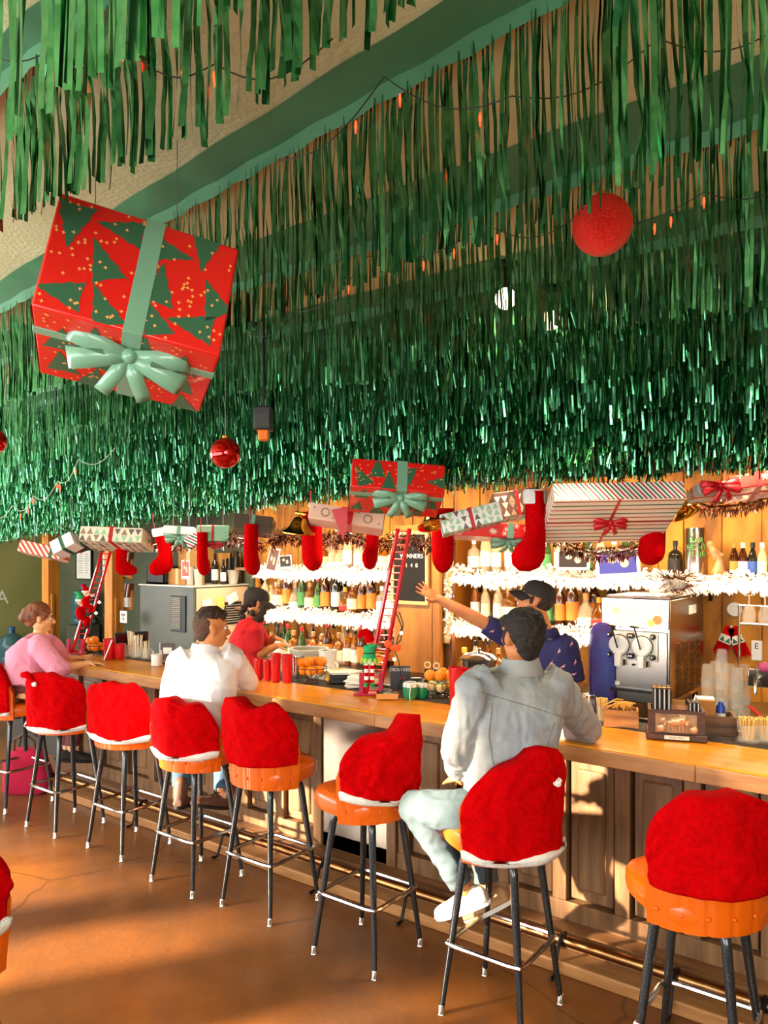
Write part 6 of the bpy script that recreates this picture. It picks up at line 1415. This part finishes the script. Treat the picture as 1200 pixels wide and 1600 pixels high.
# scarf and round plaque on the wall
p = PY(1148, 952, 5.97); t = thing('wall_plaque', 'small round white plaque on the ochre wall above the scarf', 'plaque', p); obj('disc', MB().lathe([(.052, 0), (.052, .008), (.045, .014), (.002, .014)], 28, M=Matrix.Rotation(PI/2, 3, 'X')), wp, t); obj('disc_ring', MB().tube([(.03*math.cos(a*PI/12), -.015, .03*math.sin(a*PI/12)) for a in range(24)], .002, 4, closed=True), pap, t)
p = PY(1143, 978, 5.985); t = thing('small_scarf', 'tiny red and white knitted scarf with green triangles pinned on the wall', 'scarf', p)
for s in (-1, 1):
    Rm = Matrix.Rotation(s*.38, 3, 'Y'); m_ = MB(); m_.box(Rm @ Vector((0, 0, -.06)), (.075, .012, .10), Rm); o = obj('scarf_end', m_, felt, t, bevel=.003)
    obj('white_band', MB().box(Rm @ Vector((0, -.002, -.105)), (.085, .014, .06), Rm), whitef, o)
    m_ = MB()
    for k in (-.02, .02): m_.add([Rm @ Vector((k-.018, -.010, -.125)), Rm @ Vector((k+.018, -.010, -.125)), Rm @ Vector((k, -.010, -.088))], [(0, 1, 2)])
    obj('green_triangle', m_, greenp, o, smooth=False)
    m_ = MB()
    for k in range(9): x = -.04+.01*k; m_.tube([Rm @ Vector((x, 0, -.135)), Rm @ Vector((x*1.15, -.004, -.22-.01*(k % 3)))], .005, 4)
    obj('tassels', m_, felt, o)
obj('pin', MB().ell((0, -.01, -.005), .01, n=8, k=6), wp, t)
# tap tower, hanging glasses, stacked glasses at the right edge
p = PY(1186, 1090, 5.10); t = thing('beer_tap_tower', 'chrome beer tap tower at the right edge with a row of taps', 'beer tap', (p.x+.16, 5.12, .901))
for x in (-.05, .10): obj('tower_column', MB().lathe([(.04, 0), (.035, .02), (.035, .26)], 20, (x, 0, 0)), chrome, t)
obj('tap_rail', MB().b2((-.22, -.05, .25), (.42, .05, .36)), chrome, t, bevel=.008)
for i, x in enumerate((-.16, -.02, .12, .26)):
    o = obj('faucet', MB().tube([(x, -.05, .31), (x, -.10, .31), (x, -.12, .27), (x, -.125, .22)], [.014, .014, .011, .009], 10).lathe([(.022, .0), (.022, .01)], 12, (x, -.055, .31), Matrix.Rotation(PI/2, 3, 'X')), chrome, t)
    obj('tap_lever', MB().tube([(x, -.10, .32), (x, -.10, .38)], .006, 8), chrome, o)
x = -.13; 
o = obj('tap_handle', MB().b2((-.185, -.115, .42), (-.125, -.095, .54)), mat('pale_handle', 'e0cdb8', .4), t, bevel=.006, label='pale square tap handle with an E'); text('lettering', 'E', .05, mat('black_felt'), Matrix.Translation((-.155, -.1165, .505)) @ Matrix.Rotation(PI/2, 4, 'X'), o)
o = obj('tap_handle', MB().ell((-.115, -.105, .385), (.035, .02, .03)), mat('pink_knob', 'c84a78', .35), t, label='round pink tap handle')
o = obj('tap_handle', MB().ell((-.03, -.105, .50), (.045, .03, .055)), wp, t, label='white skull tap handle with a striped cap'); m_ = MB()
for s in (-1, 1): m_.ell((-.03+s*.016, -.132, .505), (.010, .005, .010), n=10, k=6)
m_.ell((-.03, -.135, .488), (.004, .004, .006), n=6, k=5); m_.box((-.03, -.133, .468), (.03, .004, .006)); obj('skull_features', m_, fb, o)
for k, (z, c_) in enumerate(((.545, 'e8a030'), (.558, 'c83020'), (.571, 'e8a030'), (.584, '7a2a20'))): obj('cap_stripe', MB().lathe([(.044-.008*k, 0), (.043-.009*k, .014)], 18, (-.03, -.105, z)), mat('stripe_'+c_, c_, .6), o)
p = PY(1188, 990, 5.35); t = thing('glass_rack', 'chrome wire frame with upturned stemmed glasses at the right edge', 'glass rack', (p.x, 5.42, .901))
m_ = MB()
for x in (-.14, .05, .30): m_.tube([(x, 0, 0), (x, 0, .72)], .008, 8)
m_.tube([(-.14, 0, .60), (.30, 0, .60)], .007, 6); m_.tube([(-.14, 0, .72), (.30, 0, .72)], .005, 6); obj('frame', m_, chrome, t)
for i in range(4): tag(obj('stem_glass', MB().lathe([(.038, 0), (.043, .06), (.03, .10), (.005, .12), (.005, .17), (.034, .176), (.034, .18)], 16, (p.x-.08+i*.095, 5.42, .901+.61)), gobl), 'stemmed glass standing upside down on the chrome frame', 'glass', 'glasses on the chrome frame')
PG = None
for i, (px, n, y) in enumerate(((1105, 3, 5.15), (1117, 3, 5.30), (1128, 4, 5.12), (1140, 3, 5.25), (1152, 3, 5.10), (1163, 3, 5.28))):
    p = PY(px, 1080, y)
    for k in range(n):
        lb_ = '%s pint glass of the %s stack left of the beer taps' % (('lowest', 'second lowest', 'third', 'topmost')[k], ('first', 'second', 'third', 'fourth', 'fifth', 'sixth')[i])
        if PG is None:
            PG = thing('pint_glass', lb_, 'glass', (0, 0, 0), group='stacked pint glasses'); obj('glass_body', MB().lathe([(.043, 0), (.042, .002), (.031, .14), (.028, .145), (.026, .14), (.039, .004)], 22), gobl, PG); PK = kids(PG); PG.location = (p.x, y, .901)
        else: dup(PG, (p.x, y, .901+k*.105), tree=PK, label=lb_)
# ---------------------------------------------------------------- right end of the bar
wal = mat('dark_walnut', '5a3424', .4, col2='3c2218', scale=6, stretch=(.6, 4, 4)); pale = mat('crate_wood', 'a8703c', .6, col2='7a4a24', scale=8, stretch=(.6, 4, 4)); bronze = mat('bronze_relief', 'a88a6c', .35, .6, col2='7a5a40', scale=14)
p = onbar(1062, 1156); t = thing('menu_caddy', 'dark wooden caddy with bison relief holding black menus at the right', 'caddy', p+FV*.05, YAW-.30)
obj('base', MB().b2((-.135, -.075, 0), (.135, .10, .03)), wal, t, bevel=.004); m_ = MB(); m_.b2((-.125, -.065, .03), (.125, -.052, .14)); m_.b2((-.125, .08, .03), (.125, .092, .14)); m_.b2((-.125, -.052, .03), (-.112, .08, .14)); m_.b2((.112, -.052, .03), (.125, .08, .14)); obj('box_wall', m_, wal, t, smooth=False)
obj('relief_panel', MB().b2((-.095, -.068, .035), (.09, -.064, .125)), bronze, t, bevel=.002)
m_ = MB(); B = lambda x, z, a, b_, c_=.012: m_.ell((x, -.069, z), (a, c_, b_), n=14, k=8)
B(.0, .090, .036, .024); B(-.025, .085, .022, .018); B(.025, .098, .024, .024); B(.045, .082, .014, .016)
for x in (-.035, -.02, .012, .026): m_.cap((x, -.069, .075), (x+.002, -.069, .045), .006, .004, 8)
m_.tube([(.05, -.074, .093), (.058, -.078, .100), (.056, -.078, .106)], [.004, .003, .001], 6); m_.tube([(-.047, -.069, .09), (-.053, -.07, .07)], .0025, 5); B(-.07, .058, .022, .02, .008); B(.075, .055, .02, .018, .008); B(-.06, .095, .014, .014, .006)
o = obj('bison_relief', m_, mat('bronze_light', 'c8a078', .35, .5), t, label='bison standing among rocks in relief')
obj('name_plate', MB().b2((-.055, -.079, .006), (.055, -.075, .024)), mat('pale_plate', 'e8dcc8', .3, .4), t, smooth=False); text('lettering', 'BISON TRAIL', .012, ink, Matrix.Translation((0, -.0795, .015)) @ Matrix.Rotation(PI/2, 4, 'X'), t, depth=.0003)
text('lettering', 'Bison', .026, mat('gold_ink', 'd8a868', .5), Matrix.Translation((.1255, .015, .095)) @ Matrix.Rotation(PI/2, 4, 'Z') @ Matrix.Rotation(PI/2, 4, 'X'), t, depth=.0004)
T0 = t.matrix_basis.copy()
def incaddy(v): return Matrix.Rotation(YAW-.30, 4, 'Z') @ Vector(v)+t.location
CT = t
for i in range(4):
    x = -.095+i*.021; q = Matrix.Rotation(YAW-.30, 3, 'Z') @ Vector((x, .01, .03))+CT.location
    tt = thing('menu_book', 'tall black menu book standing in the left half of the bison caddy', 'menu', q, YAW-.30, 'tall black menus in the caddy'); obj('cover', MB().box((0, 0, .105), (.018, .10, .21)), fb, tt, bevel=.002); obj('page_edge', MB().box((0, -.0505, .105), (.004, .002, .20)), pap, tt, smooth=False); obj('corner_tip', MB().box((0, -.045, .2105), (.019, .012, .003)), gold, tt, smooth=False)
for i in range(3):
    q = Matrix.Rotation(YAW-.30, 3, 'Z') @ Vector((.062+i*.018, .01, .03))+CT.location
    tt = thing('menu_book', 'shorter black menu book in the right half of the bison caddy', 'menu', q, YAW-.30, 'short black menus in the caddy'); obj('cover', MB().box((0, 0, .073), (.015, .10, .146)), fb, tt, bevel=.002); obj('page_edge', MB().box((0, -.0505, .073), (.003, .002, .14)), pap, tt, smooth=False)
q = Matrix.Rotation(YAW-.30, 3, 'Z') @ Vector((.015, .03, .03))+CT.location; tt = thing('kraft_card', 'kraft paper card between the menus in the bison caddy', 'card', q, YAW-.30); obj('card', MB().box((0, 0, .07), (.06, .008, .15)), card, tt, bevel=.001); obj('slanted_card', MB().box((0, -.03, .115), (.09, .06, .004), (.25, 0, 0)), mat('brown_card', '8a5c44', .7), tt)
p = onbar(976, 1137); t = thing('wooden_crate', 'small plain wooden crate left of the bison caddy', 'crate', p+FV*.06, YAW-.3); m_ = MB(); m_.b2((-.085, -.06, 0), (.085, -.05, .085)); m_.b2((-.085, .05, 0), (.085, .06, .085)); m_.b2((-.085, -.05, 0), (-.075, .05, .085)); m_.b2((.075, -.05, 0), (.085, .05, .085)); m_.b2((-.075, -.05, 0), (.075, .05, .01)); obj('crate_wall', m_, pale, t, smooth=False)
m_ = MB(); rr = random.Random(9)
for i in range(26): a, b_ = rr.uniform(0, 6.28), rr.uniform(0, 6.28); c_ = Vector((rr.uniform(-.05, .05), rr.uniform(-.03, .03), .085+rr.random()*.03)); d_ = Vector((math.cos(a), math.sin(a)*.5, rr.uniform(-.2, .3)))*.045; m_.tube([c_-d_, c_+Vector((0, 0, .012)), c_+d_], .003, 5)
tag(obj('wooden_forks', m_, mat('pale_sticks', 'e0a040', .6), t), kind='stuff')
stk = mat('toothpicks', 'e8c070', .6)
jarof(941, 1128, .085, .030, 40, 'clear glass full of knob-ended picks left of the wooden crate', 'pick', stick=.12, tip=.0045, sm=stk, spread=.25)
jarof(1170, 1160, .085, .046, 60, 'clear glass full of knob-ended picks at the right edge of the bar', 'pick', stick=.11, tip=.005, sm=stk, spread=.2)
jarof(1196, 1160, .085, .044, 40, 'second clear glass of picks cut off by the right edge', 'pick', stick=.11, tip=.005, sm=stk, spread=.2)
p = onbar(921, 1112); t = thing('nut_jar', 'clear jar with screw lid left of the picks', 'jar', p+FV*.03); obj('glass_body', MB().lathe([(.036, 0), (.04, .01), (.04, .085), (.034, .095), (.034, .105), (.03, .105)], 22), gobl, t); obj('lid', MB().lathe([(.037, .10), (.037, .118), (.004, .12)], 22), chrome, t); m_ = MB()
for i in range(18): m_.ell((R.uniform(-.022, .022), R.uniform(-.022, .022), .014+R.random()*.05), .011, n=8, k=5)
tag(obj('nuts', m_, mat('nut_brown', 'b88050', .6), t), kind='stuff')
p = onbar(1130, 1152); t = thing('plank_caddy', 'dark-grained wooden caddy right of the bison caddy', 'crate', p+FV*.12, YAW-.3); m_ = MB(); m_.b2((-.10, -.08, 0), (.10, -.068, .09)); m_.b2((-.10, .07, 0), (.10, .08, .09)); m_.b2((-.10, -.068, 0), (-.088, .07, .09)); m_.b2((.088, -.068, 0), (.10, .07, .09)); m_.b2((-.088, -.068, 0), (.088, .07, .01)); obj('crate_wall', m_, mat('grained_wood', '7a5434', .6, col2='4a3020', scale=7, stretch=(.5, 3, 5)), t, smooth=False)
CP = t.location
q = CP+RV*(-.035)+Vector((0, 0, .012)); tt = thing('napkin_pack', 'kraft napkin pack standing in the dark-grained caddy', 'napkins', q, YAW-.3); obj('pack', MB().box((0, 0, .075), (.085, .07, .15)), card, tt, bevel=.004); obj('napkin_edge', MB().box((0, 0, .152), (.08, .064, .012)), pap, tt, bevel=.003)
q = CP+RV*.04+Vector((0, 0, .012)); tt = thing('blue_tin', 'blue spray tin standing in the dark-grained caddy', 'tin', q); obj('tin_body', MB().lathe([(.022, 0), (.022, .11), (.012, .125), (.012, .135)], 18), mat('blue_tin_paint', '1c3c9a', .3), tt); obj('tin_label', MB().lathe([(.0225, .03), (.0225, .08)], 18), mat('label_white'), tt)
for px, py, h_, lb in ((1098, 1128, .10, 'clear pouring bottle with steel spout behind the menu caddy'), (1112, 1132, .09, 'squat clear shaker beside the pouring bottle')):
    p = onbar(px, py, 1.083)+FV*.10; t = thing('pouring_bottle', lb, 'bottle', p); obj('glass_body', MB().lathe([(.026, 0), (.028, h_*.8), (.016, h_), (.014, h_*1.15)], 18), gobl, t); obj('spout', MB().tube([(0, 0, h_*1.12), (0, 0, h_*1.35), (.008, 0, h_*1.7)], [.010, .007, .003], 8), chrome, t)
t = thing('red_pen', 'red marker leaning by the glass of picks at the right edge', 'pen', PZ(1180, 1120, 1.14)); obj('barrel', MB().tube([(-.03, .01, .05), (.04, 0, -.01)], .007, 8), redp, t); obj('pen_cap', MB().tube([(.04, 0, -.01), (.055, 0, -.022)], .008, 8), redp, t)
p = PY(905, 1110, 4.3); t = thing('bar_caddy', 'black plastic garnish caddy behind the bar right of the capped bartender', 'caddy', (p.x+.05, 4.25, .842)); obj('caddy_body', MB().box((0, 0, .09), (.34, .16, .18)), mat('black_plastic'), t, bevel=.008)
for i in range(3): obj('caddy_lid', MB().box((-.11+i*.11, 0, .185), (.10, .14, .01)), mat('dark_lid'), t, bevel=.003)
# red tote bag on the floor at the left
p = PZ(22, 1244, 0); t = thing('tote_bag', 'crimson fabric bag on the floor beneath the far left stool', 'bag', (p.x-.02, p.y+.12, 0), YAW); crim = mat('crimson_cloth', 'b8123c', .9, bump=.4, bscale=60)
m_ = MB(); m_.rings([[(x*.19*g+dx, y*.09*g, z) for x, y in [sq(2*PI*i/28, 1, 3.4) for i in range(28)]] for z, g, dx in ((.002, .86, 0), (.02, 1.0, 0), (.14, 1.03, .01), (.26, .92, -.01), (.33, .74, .0), (.36, .55, .01))]); me = m_.mesh('bag_body', crim)
obj('bag_body', me, crim, t); 
for s in (-1, 1): obj('strap', MB().tube([(-.09, s*.04, .33), (-.08, s*.05, .44), (0, s*.05, .49), (.08, s*.05, .43), (.09, s*.04, .33)], .010, 6), mat('brown_leather'), t)
# ---------------------------------------------------------------- look-alikes told apart by their place in their row
ORD = ['leftmost', 'second from left', 'third from left', 'fourth from left', 'fifth from left', 'sixth from left', 'seventh from left', 'eighth from left', 'ninth from left', 'tenth from left', 'eleventh from left', 'twelfth from left']+['%dth from left' % n for n in range(13, 60)]
bpy.context.view_layer.update(); seen = {}
for o in sc.objects:
    if o.parent is None and o.get('label'): seen.setdefault(o['label'], []).append(o)
for lb, os_ in seen.items():
    if len(os_) < 2: continue
    def sx(o):
        c = o.matrix_world.translation
        if o.type == 'MESH': c = o.matrix_world @ (sum((Vector(q) for q in o.bound_box), Vector())/8)
        d = -.6*c.x+.8*c.y; return (.8*c.x+.6*c.y)/d
    os_.sort(key=sx)
    for i, o in enumerate(os_): o['label'] = lb+', '+(ORD[i] if i < len(os_)-1 else 'rightmost')
